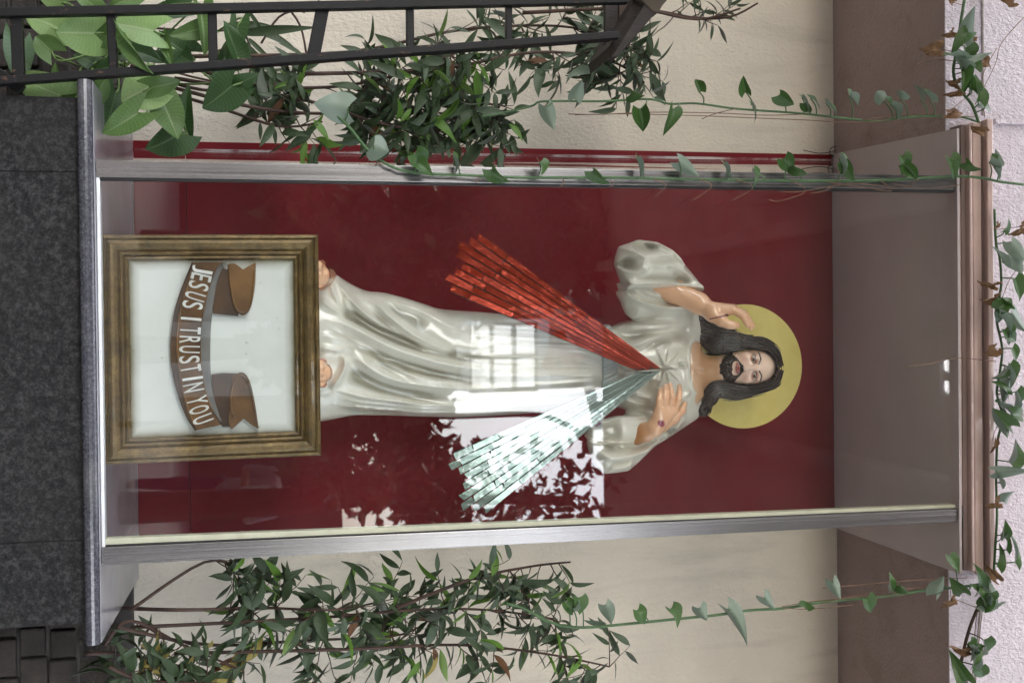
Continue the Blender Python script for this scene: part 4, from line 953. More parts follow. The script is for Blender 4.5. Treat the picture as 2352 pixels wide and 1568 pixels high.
# ------------------------------------------------------------------ framed pedestal with the lettered ribbon
YP = 0.06
ped = empty('pedestal', (W(240, 800, YP).x, YP + .2, zl), 'square pedestal in a brown gilt frame with a lettered ribbon on its white front', 'pedestal')
def gilt():
    m = NT('aged_gilt_brown'); co = m.coord()
    n = m.noise(co, 26, 6, 0.75); st = m.noise(m.mapv(co, (3, 30, 3)), 6, 5, 0.7)
    c = m.ramp(n, [(0.3, (0.06, 0.04, 0.015)), (0.55, (0.17, 0.108, 0.04)), (0.78, (0.32, 0.215, 0.08))])
    c = m.mix(m.ramp(st, [(0.5, 0.0), (0.8, 0.35)]), c, (0.10, 0.10, 0.055))
    sp = m.noise(co, 220, 3, 0.8); c = m.mix(m.ramp(sp, [(0.68, 0.0), (0.74, 0.7)]), c, (0.5, 0.44, 0.3))
    m.set(Base_Color=c, Roughness=0.36, Metallic=0.35, Coat_Weight=0.3); m.bump(n, 0.2, 0.003); return m.m
M['gilt'] = gilt()
pc = [W(231, 539, YP), W(238, 1067, YP), W(741, 1045, YP), W(738, 539, YP)]        # foot left, foot right, top right, top left
zt_p = zfoot - 0.001
for q, z in zip(pc, (zl + .001, zl + .001, zt_p, zt_p)): q.z = z
pcen = sum(pc, Vector()) / 4
def inset(t):                                  # corner points of the frame moved inwards by t metres
    s1, s2 = (1, 1), (-1, 1); out = []
    for q, (sx, sz) in zip(pc, ((1, 1), (-1, 1), (-1, -1), (1, -1))): out.append(Vector((q.x + sx * t, q.y, q.z + sz * t)))
    return out
prof = [(0, .035), (0, 0), (.003, -.004), (.009, -.006), (.011, -.002), (.013, -.003), (.016, -.009), (.024, -.013), (.032, -.012), (.040, -.006), (.043, -.001), (.046, -.005), (.050, -.008), (.054, -.005), (.056, .001), (.059, -.002), (.063, -.004), (.067, -.001), (.069, .006), (.069, .014)]
V = []; Fc = []
for t, h in prof: V += [(p.x, p.y + h, p.z) for p in inset(t)]
for i in range(len(prof) - 1):
    for k in range(4): a_, b_ = i * 4 + k, i * 4 + (k + 1) % 4; Fc.append((a_, b_, b_ + 4, a_ + 4))
mesh_obj('frame', V, Fc, M['gilt'], ped)
b4 = inset(.0); MB().slab([(p.x, p.y + .035, p.z) for p in b4], (0, .46, 0)).obj('body', M['gilt'], ped)
ip = inset(.069)
def panel_mat():
    m = NT('white_panel_enamel'); tc = m.new('ShaderNodeTexCoord'); sx = m.new('ShaderNodeSeparateXYZ'); m.l(tc.outputs['Generated'], sx.inputs[0])
    ax = m.math('ABSOLUTE', m.math('SUBTRACT', sx.outputs['X'], .5)); az = m.math('ABSOLUTE', m.math('SUBTRACT', sx.outputs['Z'], .5))
    ed = m.math('MAXIMUM', ax, az); nz = m.noise(tc.outputs['Object'], 12, 4); ed = m.math('ADD', ed, m.math('MULTIPLY', m.math('SUBTRACT', nz, .5), .03))
    spr = m.ramp(ed, [(.435, 0.0), (.47, .35), (.5, .95)])          # brown antiquing sprayed round the rim
    c = m.mix(spr, m.ramp(m.noise(tc.outputs['Object'], 5, 5), [(.3, (.60, .63, .58)), (.7, (.68, .70, .67))]), (.13, .10, .035))
    sp = m.ramp(m.noise(tc.outputs['Object'], 60, 2), [(.74, 0.0), (.77, .8)]); c = m.mix(sp, c, (.25, .22, .16))
    m.set(Base_Color=c, Roughness=.4); m.bump(m.noise(tc.outputs['Object'], 40, 4), .06, .004); return m.m
MB().slab([(p.x, p.y + .006, p.z) for p in ip], (0, .02, 0)).obj('white_panel', panel_mat(), ped)
# ribbon
yr = YP + .006
def on(pts, y): return [Vector((W(*Z5(*p), y).x, y, W(*Z5(*p), y).z)) for p in pts]
rib_front = yr - .030
M['ribbon'] = pmat('brown_ribbon_enamel', (0.19, 0.095, 0.032), (0.075, 0.038, 0.014), 9, 0.3, bump=0.1, bscale=40, coat=0.3)
M['ribbon_shade'] = pmat('shaded_ribbon_enamel', (0.085, 0.044, 0.02), (0.04, 0.022, 0.013), 9, 0.35, coat=0.3)  # darker copy of the ribbon brown, curl shading put into the colour
M['ribbon_grey'] = pmat('grey_ribbon_back', (0.17, 0.165, 0.155), (0.12, 0.115, 0.105), 12, 0.45)
M['letter'] = pmat('white_letter_enamel', (0.72, 0.72, 0.69), (0.6, 0.6, 0.56), 30, 0.35)
sp_ = lambda pts, n=5: [tuple(p) for p in smooth_path(pts, n)]
lo_edge = sp_([(600, 240), (540, 390), (490, 540), (462, 720), (460, 870), (475, 980), (505, 1100), (560, 1250), (622, 1345)])
tx0 = sp_([(612, 243), (570, 400), (525, 550), (502, 720), (505, 850), (518, 960), (545, 1100), (580, 1220), (628, 1340)])
tx1 = sp_([(826, 243), (770, 262), (725, 360), (690, 490), (662, 640), (655, 800), (660, 920), (680, 1040), (715, 1170), (790, 1305)])
up_edge = sp_([(836, 250), (790, 300), (755, 420), (733, 570), (722, 700), (720, 950), (735, 1080), (765, 1200), (800, 1300)])
banner = MB().prism(on(tx0 + tx1[::-1], rib_front), (0, .028, 0)).obj('ribbon', M['ribbon'], ped, bevel=.003)
def bsub(name, poly, y, d, mat, bev=.002): return MB().prism(on(poly, y), (0, d, 0)).obj(name, mat, banner, bevel=bev)
bsub('ribbon_underside', lo_edge + tx0[::-1], rib_front + .006, .022, M['ribbon_shade'])
bsub('ribbon_back', tx1[3:-1] + up_edge[::-1][1:-3], rib_front + .012, .016, M['ribbon_grey'])
bsub('ribbon_tail', [(728, 400), (790, 275), (860, 300), (890, 440), (900, 548), (905, 596), (850, 590), (736, 578), (738, 480)], rib_front + .016, .013, M['ribbon_shade'])
bsub('ribbon_tail', [(728, 974), (800, 966), (905, 968), (890, 1080), (872, 1250), (850, 1318), (800, 1318), (770, 1250), (738, 1120)], rib_front + .016, .013, M['ribbon_shade'])
bsub('ribbon_end', sp_([(842, 252), (880, 250), (935, 290)], 4) + [(970, 268), (1018, 243)] + sp_([(1018, 243), (1012, 400), (985, 535), (940, 590), (890, 560), (862, 470), (848, 350), (842, 252)], 5)[1:-1], rib_front + .010, .018, M['ribbon'])
bsub('ribbon_end', sp_([(862, 985), (920, 962), (960, 985), (990, 1060), (1015, 1180), (1038, 1333)], 5) + [(990, 1305), (938, 1265), (862, 1335)] + sp_([(862, 1335), (838, 1290), (845, 1150), (862, 985)], 5)[1:-1], rib_front + .010, .018, M['ribbon'])
rim = MB()
for ln, y in ((tx0[2:-2], rib_front - .001), (tx1[3:-3], rib_front - .001), (sp_([(838, 258), (855, 420), (885, 540), (935, 570), (985, 520), (1010, 300)]), rib_front + .009), (sp_([(870, 1250), (850, 1150), (880, 1010), (930, 985), (975, 1050), (1005, 1200), (1030, 1320)]), rib_front + .009)):
    rim.tube(on(ln, y), .0026, 6)
rim.obj('ribbon_rim', M['ribbon'], banner, smooth=True)
# raised letters along the ribbon
TXT = 'JESUS I TRUST IN YOU'
cen = [(670, 292), (662, 342), (645, 398), (622, 465), (606, 523), None, (596, 613), None, (592, 688), (588, 750), (585, 812), (584, 878), (594, 938), None, (606, 1002), (612, 1060), None, (635, 1145), (648, 1205), (672, 1268)]
hgt = 128; ang = []
fcv = bpy.data.curves.new('lettering', 'FONT')
for i, ch_ in enumerate(TXT):
    if ch_ == ' ': continue
    idx = [k for k in range(len(cen)) if cen[k]]; j = idx.index(i); a_, b_ = cen[idx[max(j - 1, 0)]], cen[idx[min(j + 1, len(idx) - 1)]]
    fcv.body = ch_; fcv.extrude = .06; fcv.bevel_depth = .02; fcv.bevel_resolution = 2; fcv.resolution_u = 5; fcv.offset = -.012
    to = bpy.data.objects.new('tmp_letter', fcv); COL.objects.link(to); dg = bpy.context.evaluated_depsgraph_get(); me = bpy.data.meshes.new_from_object(to.evaluated_get(dg)); bpy.data.objects.remove(to)
    co = np.array([v.co[:] for v in me.vertices]); mn, mx = co.min(0), co.max(0); co -= (mn + mx) / 2
    s_ = PX(rib_front); hh = hgt * .3515 * s_; w_px = {'I': 17, 'J': 44, 'E': 42, 'R': 46, 'N': 50, 'Y': 50, 'T': 44}.get(ch_, 46) * .3515 * s_
    if ch_ == 'I': co[:, 0] *= w_px / (mx[0] - mn[0])
    else: co[:, 0] *= w_px / (mx[0] - mn[0])
    co[:, 1] *= hh / (mx[1] - mn[1]); co[:, 2] *= .05
    pa, pb = on([a_], rib_front)[0], on([b_], rib_front)[0]; t_ = (pb - pa).normalized(); al = math.atan2(t_.z, t_.x)
    c_, s2 = math.cos(al), math.sin(al); c0 = on([cen[i]], rib_front)[0] - WL[ped.name]
    V = np.stack([c0.x + co[:, 0] * c_ - co[:, 1] * s2, c0.y - .001 - co[:, 2], c0.z + co[:, 0] * s2 + co[:, 1] * c_], 1)
    me.vertices.foreach_set('co', V.astype(np.float32).ravel()); me.update(); me.materials.clear()
    lo_ = link('letter', me, M['letter'], banner)
bpy.data.curves.remove(fcv)

# ------------------------------------------------------------------ two fans of mirror strips
def mirror_mat(name, col, rough=.04, wav=.25, metal=1.0):
    m = NT(name); co = m.coord(); n = m.noise(co, 34, 4, 0.6, 1.5); c = m.mix(m.ramp(m.noise(co, 9, 4), [(.4, 0.), (.8, .35)]), col, tuple(k * .55 for k in col)); inf = m.new('ShaderNodeObjectInfo'); c = m.mix(m.math('MULTIPLY', inf.outputs['Random'], .5), c, tuple(k * .45 for k in col))
    m.set(Base_Color=c, Metallic=metal, Roughness=rough); m.bump(n, wav, .004); return m.m
M['red_mirror'] = mirror_mat('red_foil_mirror', (0.50, 0.058, 0.028), .12, .22, .6); M['silver_mirror'] = mirror_mat('green_grey_mirror', (0.42, 0.52, 0.47), .07, .10, .55)
M['backing'] = pmat('black_backing', (0.015, 0.012, 0.012), None, 8, 0.6)
yray = .232
def fan(name, label, top, bot, inn0, inn1, tips, mat, cuts, seed, gap):
    r = random.Random(seed); n = len(tips); mixp = lambda a, b, t: (a[0] + (b[0] - a[0]) * t, a[1] + (b[1] - a[1]) * t)
    root = empty(name, W(*Z6(*mixp(top, bot, .5)), yray), label, 'ray fan', 'mirror ray fans on the statue')
    pt = lambda p, d=0: Vector((W(*Z6(*p), yray).x, yray + d, W(*Z6(*p), yray).z))
    edge = lambda f, t: mixp(mixp(top, bot, f), mixp(inn0, inn1, f), t)
    tt = []
    for i, x in enumerate(tips):
        a_, b_ = edge((i + .5) / n, 0), edge((i + .5) / n, 1); tt.append((x - a_[0]) / (b_[0] - a_[0]))
    m_ = max(tt) + .01
    MB().prism([pt(edge(0, m_), .0062), pt(edge(1, m_), .0062), pt(inn1, .0062), pt(inn0, .0062)], (0, .003, 0)).obj('backing', M['backing'], root)
    for i in range(n):
        f0, f1 = i / n + gap, (i + 1) / n - gap; ts = [tt[i]] + [tt[i] + c * (1 - tt[i]) for c in cuts[i]] + [1 - r.uniform(0, .03)]
        for k in range(len(ts) - 1):
            t0, t1 = ts[k] + (.003 if k else 0), ts[k + 1]; sk = r.uniform(-.006, .006)
            q = [pt(edge(f0, t0 + sk)), pt(edge(f1, t0 - sk)), pt(edge(f1, t1 - .0005)), pt(edge(f0, t1 - .0005))]
            tx, tz = r.uniform(-.03, .03), r.uniform(-.03, .03); c_ = sum(q, Vector()) / 4; lift = r.uniform(0, .0012)
            for p in q: p.y += max(-.004, min(.004, tx * (p.x - c_.x) + tz * (p.z - c_.z))) - lift
            MB().slab(q, (0, .003, 0)).obj('mirror_strip', mat, root, bevel=.0005)
    return root
fan('red_ray_fan', 'fan of red mirror strips running from the chest to the left of the robe', (228, 46), (66, 350), (1173, 751), (1045, 762), (214, 168, 115, 108, 130, 92, 50, 72), M['red_mirror'], [[.155, .6], [.175, .55], [.21], [.19, .62], [.11, .5], [.16, .42], [.13, .5], [.1, .33]], 4, .011)
fan('silver_ray_fan', 'fan of pale green mirror strips running from the chest to the right of the robe', (84, 1188), (264, 1500), (1045, 767), (1169, 762), (88, 66, 114, 150, 138, 124, 128, 192, 248), M['silver_mirror'], [[.10, .24], [.05, .4], [.17], [.12, .33], [.13, .2, .5], [.19, .47], [.06, .17, .5], [.16, .35], [.2, .6]], 5, .008)
# ------------------------------------------------------------------ leaves
def leaf_mat(name, c1, c2, vein=None, rough=0.42, back=None, trans=0.25, blotch=0.0, nv=13):
    m = NT(name); uv = m.new('ShaderNodeUVMap'); sx = m.new('ShaderNodeSeparateXYZ'); m.l(uv.outputs[0], sx.inputs[0])
    inf = m.new('ShaderNodeObjectInfo'); co = m.coord(); n = m.noise(co, 30, 4)
    c = m.mix(m.ramp(n, [(.35, 0.), (.7, 1.)]), c1, c2); c = m.mix(m.math('MULTIPLY', inf.outputs['Random'], .45), c, c2)
    if vein is not None:
        d = m.math('ABSOLUTE', m.math('SUBTRACT', sx.outputs['X'], .5)); mid = m.ramp(d, [(.012, 1.), (.03, 0.)])
        w = m.math('FRACT', m.math('MULTIPLY', m.math('ADD', sx.outputs['Y'], m.math('MULTIPLY', d, -.55)), nv)); sd = m.ramp(m.math('ABSOLUTE', m.math('SUBTRACT', w, .5)), [(.02, .4), (.12, 0.)])
        c = m.mix(m.math('MAXIMUM', mid, sd), c, vein)
    if blotch: c = m.mix(m.ramp(m.noise(co, 120, 3, .7), [(.66, 0.), (.7, blotch)]), c, (.02, .035, .015))
    if back is not None:
        g_ = m.new('ShaderNodeNewGeometry'); c = m.mix(g_.outputs['Backfacing'], c, back)
    m.set(Base_Color=c, Roughness=rough, Specular_IOR_Level=.38); m.bump(m.noise(co, 70, 2), .12, .003)
    if trans:
        t = m.new('ShaderNodeBsdfTranslucent'); m.l(c, t.inputs[0]); mx = m.new('ShaderNodeMixShader'); mx.inputs[0].default_value = trans
        m.l(m.b.outputs[0], mx.inputs[1]); m.l(t.outputs[0], mx.inputs[2]); m.l(mx.outputs[0], m.out.inputs[0])
    return m.m
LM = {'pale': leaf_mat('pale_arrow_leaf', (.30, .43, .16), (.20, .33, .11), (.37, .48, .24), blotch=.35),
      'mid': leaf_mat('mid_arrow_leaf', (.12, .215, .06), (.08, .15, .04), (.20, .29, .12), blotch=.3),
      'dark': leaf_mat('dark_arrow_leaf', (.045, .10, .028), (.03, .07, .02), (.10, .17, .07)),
      'lance': leaf_mat('dark_lance_leaf', (.058, .092, .040), (.03, .052, .022), None, .45, (.085, .105, .075), .12),
      'lance2': leaf_mat('grey_lance_leaf', (.085, .125, .07), (.055, .085, .05), None, .42, (.13, .15, .125), .12),
      'young': leaf_mat('fresh_green_leaf', (.15, .29, .045), (.10, .21, .035), None, .4, (.17, .28, .08), .3),
      'yellow': leaf_mat('yellowing_leaf', (.42, .36, .10), (.30, .24, .07), None, .45, None, .25),
      'brown': leaf_mat('withered_brown_leaf', (.17, .075, .03), (.09, .045, .022), None, .7, (.24, .14, .07), .1),
      'heart': leaf_mat('vine_heart_leaf', (.060, .13, .028), (.04, .095, .022), (.09, .16, .06), .33, (.20, .26, .20), .2, nv=7),
      'dry': leaf_mat('dry_curled_leaf', (.26, .15, .075), (.12, .065, .033), (.34, .22, .13), .8, (.30, .19, .11), .05, nv=8)}
ST = {'green': pmat('green_stem', (.07, .15, .05), (.045, .10, .035), 20, .5), 'brown': pmat('brown_stem', (.075, .04, .027), (.035, .02, .015), 18, .75, bump=.4), 'root': pmat('aerial_root', (.24, .14, .085), (.14, .08, .05), 24, .8), 'petiole': pmat('pale_petiole', (.16, .25, .07), (.10, .17, .05), 20, .5)}

def leaf_mesh(name, outline, nl, nw, fold=.25, bend=.2, twist=0., wave=.0, seed=0):
    """unit leaf: base at origin, tip at +Y, face +Z; outline(t) = half width; negative t for lobes behind the stalk"""
    r = random.Random(seed); V = []; Fc = []; UV = []; ph = r.uniform(0, 6)
    for i in range(nl + 1):
        t = i / nl; hw, yo = outline(t)
        for j in range(-nw, nw + 1):
            s_ = j / nw; x = hw * s_; y = yo(s_) if callable(yo) else yo
            z = fold * abs(x) - bend * max(y, 0) ** 2 + wave * math.sin(t * 9 + ph + s_ * 2) * abs(s_)
            a_ = twist * y; V.append((x * math.cos(a_) - z * math.sin(a_), y, z * math.cos(a_) + x * math.sin(a_))); UV.append((s_ * .5 + .5, t))
    k = 2 * nw + 1
    for i in range(nl):
        for j in range(2 * nw): q = i * k + j; Fc.append((q, q + 1, q + k + 1, q + k))
    me = bpy.data.meshes.new(name); me.from_pydata(V, [], Fc); uvl = me.uv_layers.new(name='UVMap')
    for p in me.polygons:
        p.use_smooth = True
        for li in p.loop_indices: uvl.data[li].uv = UV[me.loops[li].vertex_index]
    me.update(); return me
lan = lambda w: (lambda t: (w * math.sin(math.pi * min(1, t * 1.0)) ** .85 * (1 - .45 * t) * 1.25 + .004, t))
def heart(w):
    def f(t):
        hw = w * (math.sin(math.pi * (.10 + .90 * t) ** .62) ** .9) * 1.0 if t < 1 else 0.0
        return max(hw, .004), (lambda s_: t - .24 * (1 - t) ** 3 * abs(s_) ** 1.5)
    return f
def arrow(w):
    def f(t):
        hw = w * 1.08 * ((.82 + .18 * math.sin(t / .28 * math.pi / 2)) if t < .28 else (1 - ((t - .28) / .72) ** 2.1) ** .95) if t < 1 else .004
        return max(hw, .004), (lambda s_: t - .55 * (1 - t) ** 2.0 * abs(s_) ** 1.15)
    return f
LANCE = [leaf_mesh('lance_leaf', lan(.13 + .02 * (k % 3)), 6, 1, .35, b_, tw, .0, k) for k, (b_, tw) in enumerate(((.15, 0), (.35, .5), (.5, -.4), (.08, .9), (.6, .2), (.3, -.8)))]
HEART = [leaf_mesh('heart_leaf', heart(.40), 8, 3, f_, b_, tw, .03, k) for k, (f_, b_, tw) in enumerate(((.55, .25, 0), (.9, .4, .3), (.35, .5, -.4), (1.1, .2, .2), (.7, .6, -.2)))]
ARROW = [leaf_mesh('arrow_leaf', arrow(.36), 14, 5, f_, b_, tw, .03, k) for k, (f_, b_, tw) in enumerate(((.25, .15, 0), (.4, .3, .25), (.15, .25, -.25), (.55, .1, .1)))]
def crumple(seed):
    me = leaf_mesh('dry_leaf', heart(.42), 8, 4, .5, .6, .6, .08, seed); r = np.random.default_rng(seed)
    for v in me.vertices: q = Vector(v.co) * 5 + Vector((seed, 0, 0)); v.co += Vector((mnoise.noise(q), mnoise.noise(q + Vector((9, 0, 0))), 1.6 * mnoise.noise(q + Vector((0, 9, 0))))) * .16
    return me
DRY = [crumple(k) for k in range(4)]
MESHV = {}
def with_mat(me, mat):
    k = (me.name, mat.name)
    if k not in MESHV: c = me.copy(); c.materials.clear(); c.materials.append(mat); MESHV[k] = c
    return MESHV[k]
def frame_of(t, n):
    t = Vector(t).normalized(); n = Vector(n); n = n - t * n.dot(t)
    if n.length < 1e-4: n = t.orthogonal()
    n.normalize(); x = t.cross(n); return Matrix((x, t, n)).transposed()
def put_leaf(root, me, mat, base, t, n, length, width=None, name='leaf'):
    o = bpy.data.objects.new(name, with_mat(me, mat)); COL.objects.link(o); o.parent = root; WL[o.name] = WL[root.name]
    Rm = frame_of(t, n); S_ = Matrix.Diagonal((width if width else length, length, length)); L3 = (Rm @ S_).to_4x4(); L3.translation = Vector(base) - WL[root.name]
    o.matrix_local = L3; return o
def inside(poly, u, v):
    c = False; n = len(poly)
    for i in range(n):
        a_, b_ = poly[i], poly[(i + 1) % n]
        if (a_[1] > v) != (b_[1] > v) and u < (b_[0] - a_[0]) * (v - a_[1]) / (b_[1] - a_[1]) + a_[0]: c = not c
    return c

# ------------------------------------------------------------------ arrow leaved plant, lower left
c0 = W(285, 120, .5)
arrowp = empty('arrowhead_plant', c0, 'leafy plant with large pale green arrow shaped leaves left of the plinth', 'plant')
AL = [  # tip (u,v), base (u,v), width px, kind, depth
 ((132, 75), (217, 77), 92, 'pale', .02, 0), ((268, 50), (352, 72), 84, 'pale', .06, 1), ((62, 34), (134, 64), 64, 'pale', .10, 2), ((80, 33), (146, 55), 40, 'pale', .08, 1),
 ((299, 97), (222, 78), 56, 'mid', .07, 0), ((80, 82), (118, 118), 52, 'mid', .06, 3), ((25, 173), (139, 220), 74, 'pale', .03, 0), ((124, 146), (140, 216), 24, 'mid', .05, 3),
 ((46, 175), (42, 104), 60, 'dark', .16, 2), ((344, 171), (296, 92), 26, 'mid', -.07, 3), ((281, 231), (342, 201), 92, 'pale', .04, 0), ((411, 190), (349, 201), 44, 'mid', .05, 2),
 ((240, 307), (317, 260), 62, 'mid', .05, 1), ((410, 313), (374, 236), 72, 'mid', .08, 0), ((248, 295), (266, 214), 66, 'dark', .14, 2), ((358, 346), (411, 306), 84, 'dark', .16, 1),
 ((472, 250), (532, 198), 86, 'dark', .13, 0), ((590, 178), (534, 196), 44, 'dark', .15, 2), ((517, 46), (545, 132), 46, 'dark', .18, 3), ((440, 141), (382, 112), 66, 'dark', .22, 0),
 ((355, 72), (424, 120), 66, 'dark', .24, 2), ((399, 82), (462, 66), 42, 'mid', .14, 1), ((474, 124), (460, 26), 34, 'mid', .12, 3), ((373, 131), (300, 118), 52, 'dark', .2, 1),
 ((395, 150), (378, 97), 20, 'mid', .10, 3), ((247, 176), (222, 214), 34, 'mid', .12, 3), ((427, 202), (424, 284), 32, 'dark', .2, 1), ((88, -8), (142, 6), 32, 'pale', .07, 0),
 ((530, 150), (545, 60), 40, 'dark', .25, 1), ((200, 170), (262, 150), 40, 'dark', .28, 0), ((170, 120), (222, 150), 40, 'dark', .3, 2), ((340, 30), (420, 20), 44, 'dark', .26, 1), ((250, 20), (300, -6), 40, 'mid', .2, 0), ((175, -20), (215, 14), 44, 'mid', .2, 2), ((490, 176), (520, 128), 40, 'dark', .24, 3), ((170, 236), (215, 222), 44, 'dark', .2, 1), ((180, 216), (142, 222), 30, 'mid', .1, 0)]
rA = random.Random(5)
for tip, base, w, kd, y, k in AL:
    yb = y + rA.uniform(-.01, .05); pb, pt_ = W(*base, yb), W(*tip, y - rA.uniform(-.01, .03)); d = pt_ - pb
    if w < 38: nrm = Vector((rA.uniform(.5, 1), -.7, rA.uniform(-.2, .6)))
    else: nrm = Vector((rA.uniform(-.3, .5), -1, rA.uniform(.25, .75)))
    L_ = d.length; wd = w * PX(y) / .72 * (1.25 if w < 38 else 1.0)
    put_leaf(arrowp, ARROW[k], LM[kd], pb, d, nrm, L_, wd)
    g0 = W(rA.uniform(180, 300), 70 + rA.uniform(-60, 140), .45 + rA.uniform(-.06, .2)); mid = (pb + g0) / 2 + Vector((rA.uniform(-.03, .03), .02, rA.uniform(.0, .05)))
    MB().tube(smooth_path([pb, pb - d.normalized() * .03 + Vector((0, .02, 0)), mid, g0], 4), .0032, 5).obj('leaf_stalk', ST['petiole'], arrowp, smooth=True)

# dark strap leaved plant behind the stand
strap = empty('strap_leaf_plant', W(300, 60, .55), 'dark strap leaved plant behind the black stand, left of the glass case', 'plant')
sm_ = MB(); STRAP = [leaf_mesh('strap_leaf', (lambda t: (.055 * math.sin(math.pi * (.08 + .92 * t) ** .7) + .003, t)), 10, 1, .5, b_, tw, 0, k) for k, (b_, tw) in enumerate(((.1, .1), (.35, .6), (.2, -.5)))]
for i, (b_, t_, y) in enumerate((((560, 76), (722, 62), .5), ((520, 62), (640, 48), .55), ((570, 90), (625, 140), .5), ((600, 70), (560, 8), .52), ((560, 60), (700, 100), .58), ((700, 30), (660, 4), .5), ((545, 110), (640, 175), .56), ((430, 150), (560, 185), .5), ((470, 170), (590, 190), .52))):
    pb, pt_ = W(*b_, y), W(*t_, y - .05); put_leaf(strap, STRAP[i % 3], LM['lance'], pb, pt_ - pb, (.2, -1, .4), (pt_ - pb).length * 1.05, (pt_ - pb).length * 1.2)
for pth in ([(300, 60), (430, 70), (520, 70), (600, 62)], [(320, 90), (450, 130), (560, 90)], [(600, 100), (640, 40), (690, 20)], [(655, 10), (690, 60), (705, 130)], [(560, 70), (580, 130), (570, 190), (600, 160)], [(350, 150), (480, 185), (620, 195), (700, 175)]):
    MB().tube([W(*q, .56) for q in smooth_path(pth, 4)], .0038, 5).obj('stem', ST['brown'], strap, smooth=True)

# ------------------------------------------------------------------ narrow leaved shrubs
def shrub(label, stems, mask, ntw, seed, ydep, bias, mats, twl=(70, 170), lsz=(52, 84), pruned=None, big=260):
    r = random.Random(seed); b0 = stems[0][0]
    root = empty('leafy_shrub', W(*b0, ydep[1]), label, 'shrub', 'narrow leaved shrubs beside the case')
    tw = MB(); leaves = []; paths = []
    for st in stems:
        P = smooth_path([(*q, ydep[0] + (ydep[1] - ydep[0]) * r.uniform(.3, .8)) for q in st], 5)
        paths.append(P); MB().tube([W(*q) for q in P], list(np.linspace(.0062, .003, len(P))), 6).obj('stem', ST['brown'], root, smooth=True)
    tries = 0; made = 0
    while made < ntw and tries < ntw * 12:
        tries += 1; P = r.choice(paths); i = r.randrange(int(len(P) * .3), len(P)); u, v, y = P[i]
        a_ = r.gauss(0, 1.25) + bias; L_ = r.uniform(*twl); cur = a_; pts = [(u, v, y)]; yy = y; dy = r.uniform(-.9, .6) * PX(y) * 9
        n = max(3, int(L_ / 17))
        for k in range(n):
            cur += r.uniform(-.22, .22); uu = pts[-1][0] + math.cos(cur) * 17; vv = pts[-1][1] + math.sin(cur) * 17; yy = min(YW - .05, max(ydep[0] - .12, yy + dy * .25)); pts.append((uu, vv, yy))
        if not inside(mask, pts[-1][0], pts[-1][1]): continue
        made += 1
        wp = [W(*q) for q in pts]; tw.tube(wp, list(np.linspace(.0022, .001, len(wp))), 4)
        for k in range(1, len(wp)):
            for side in ((1, -1) if r.random() < .12 else (r.choice((1, -1)),)):
                if not inside(mask, pts[k][0], pts[k][1]): continue
                td = (wp[k] - wp[k - 1]).normalized(); out = td.cross(Vector((0, 1, 0))) * side
                d = td * r.uniform(.3, .9) + out * r.uniform(.4, 1.0) + Vector((r.uniform(-.15, .3), r.uniform(-.7, .3), r.uniform(-.75, .1)))
                leaves.append((wp[k], d, Vector((r.uniform(-.5, .5), r.uniform(-1, .1), r.uniform(-.1, 1.0))), r.uniform(*lsz) * r.uniform(.62, 1.12) * PX(.3), pts[k]))
    tw.obj('twigs', ST['brown'], root, smooth=True)['kind'] = 'stuff'
    r.shuffle(leaves); leaves.sort(key=lambda q: q[4][2]); keep = leaves[:big]
    for b_, d, n_, L_, px in keep:
        front_ = px[2] < ydep[0] + .12
        k = r.random(); mt = mats[0] if k < .46 else mats[1] if k < .68 else mats[2]
        if not front_ and mt in ('young', 'yellow') and r.random() < .6: mt = mats[0]
        if r.random() < .012: mt = r.choice(('yellow', 'brown', 'brown'))
        put_leaf(root, LANCE[r.randrange(6)], LM[mt], b_, d, n_, L_, L_ * r.uniform(.75, 1.1))
    rest = leaves[big:]
    if rest:
        V = []; Fc = []
        for b_, d, n_, L_, px in rest:
            me = LANCE[r.randrange(6)]; Rm = frame_of(d, n_); i0 = len(V); V += [b_ + Rm @ (Vector(v.co) * L_) for v in me.vertices]; Fc += [tuple(i + i0 for i in p.vertices) for p in me.polygons]
        o = mesh_obj('foliage', V, Fc, LM[mats[0]], root, smooth=True); o['kind'] = 'stuff'
    return root
shrub('dark narrow leaved shrub with withered brown leaves, between the black stand and the left post', [[(300, 150), (430, 200), (560, 215), (690, 230)], [(300, 190), (480, 240), (640, 290), (740, 280)]],
      [(560, 185), (610, 128), (720, 120), (765, 200), (770, 320), (720, 372), (600, 345), (555, 280)], 26, 11, (.18, .5), .3, ('lance', 'lance', 'young'), (50, 110))
shrub('dense dark shrub behind the black stand, the largest one left of the glass case', [[(320, 110), (560, 190), (760, 200), (920, 170), (1050, 120)], [(320, 180), (600, 250), (820, 260), (1000, 240), (1150, 240)], [(400, 180), (700, 230), (900, 290), (1100, 300)]],
      [(770, 60), (830, 0), (1100, -30), (1180, 40), (1205, 130), (1215, 300), (1170, 352), (1040, 372), (900, 366), (810, 340), (790, 240), (830, 190), (770, 180)], 84, 12, (.12, .5), .5, ('lance', 'lance2', 'young'), (60, 140), (54, 86), None, 295)
shrub('grey green shrub under the dark wooden roof of the black stand', [[(420, 130), (800, 120), (1050, 70), (1280, 60), (1420, 90)], [(700, 170), (1000, 160), (1230, 120), (1400, 140), (1480, 190)], [(1200, 30), (1450, 20), (1600, 45), (1700, 20)]],
      [(1080, -20), (1400, -30), (1490, 110), (1545, 160), (1540, 250), (1440, 270), (1340, 190), (1180, 185), (1090, 140)], 54, 13, (.2, .5), .45, ('lance2', 'lance', 'lance2'), (50, 120))
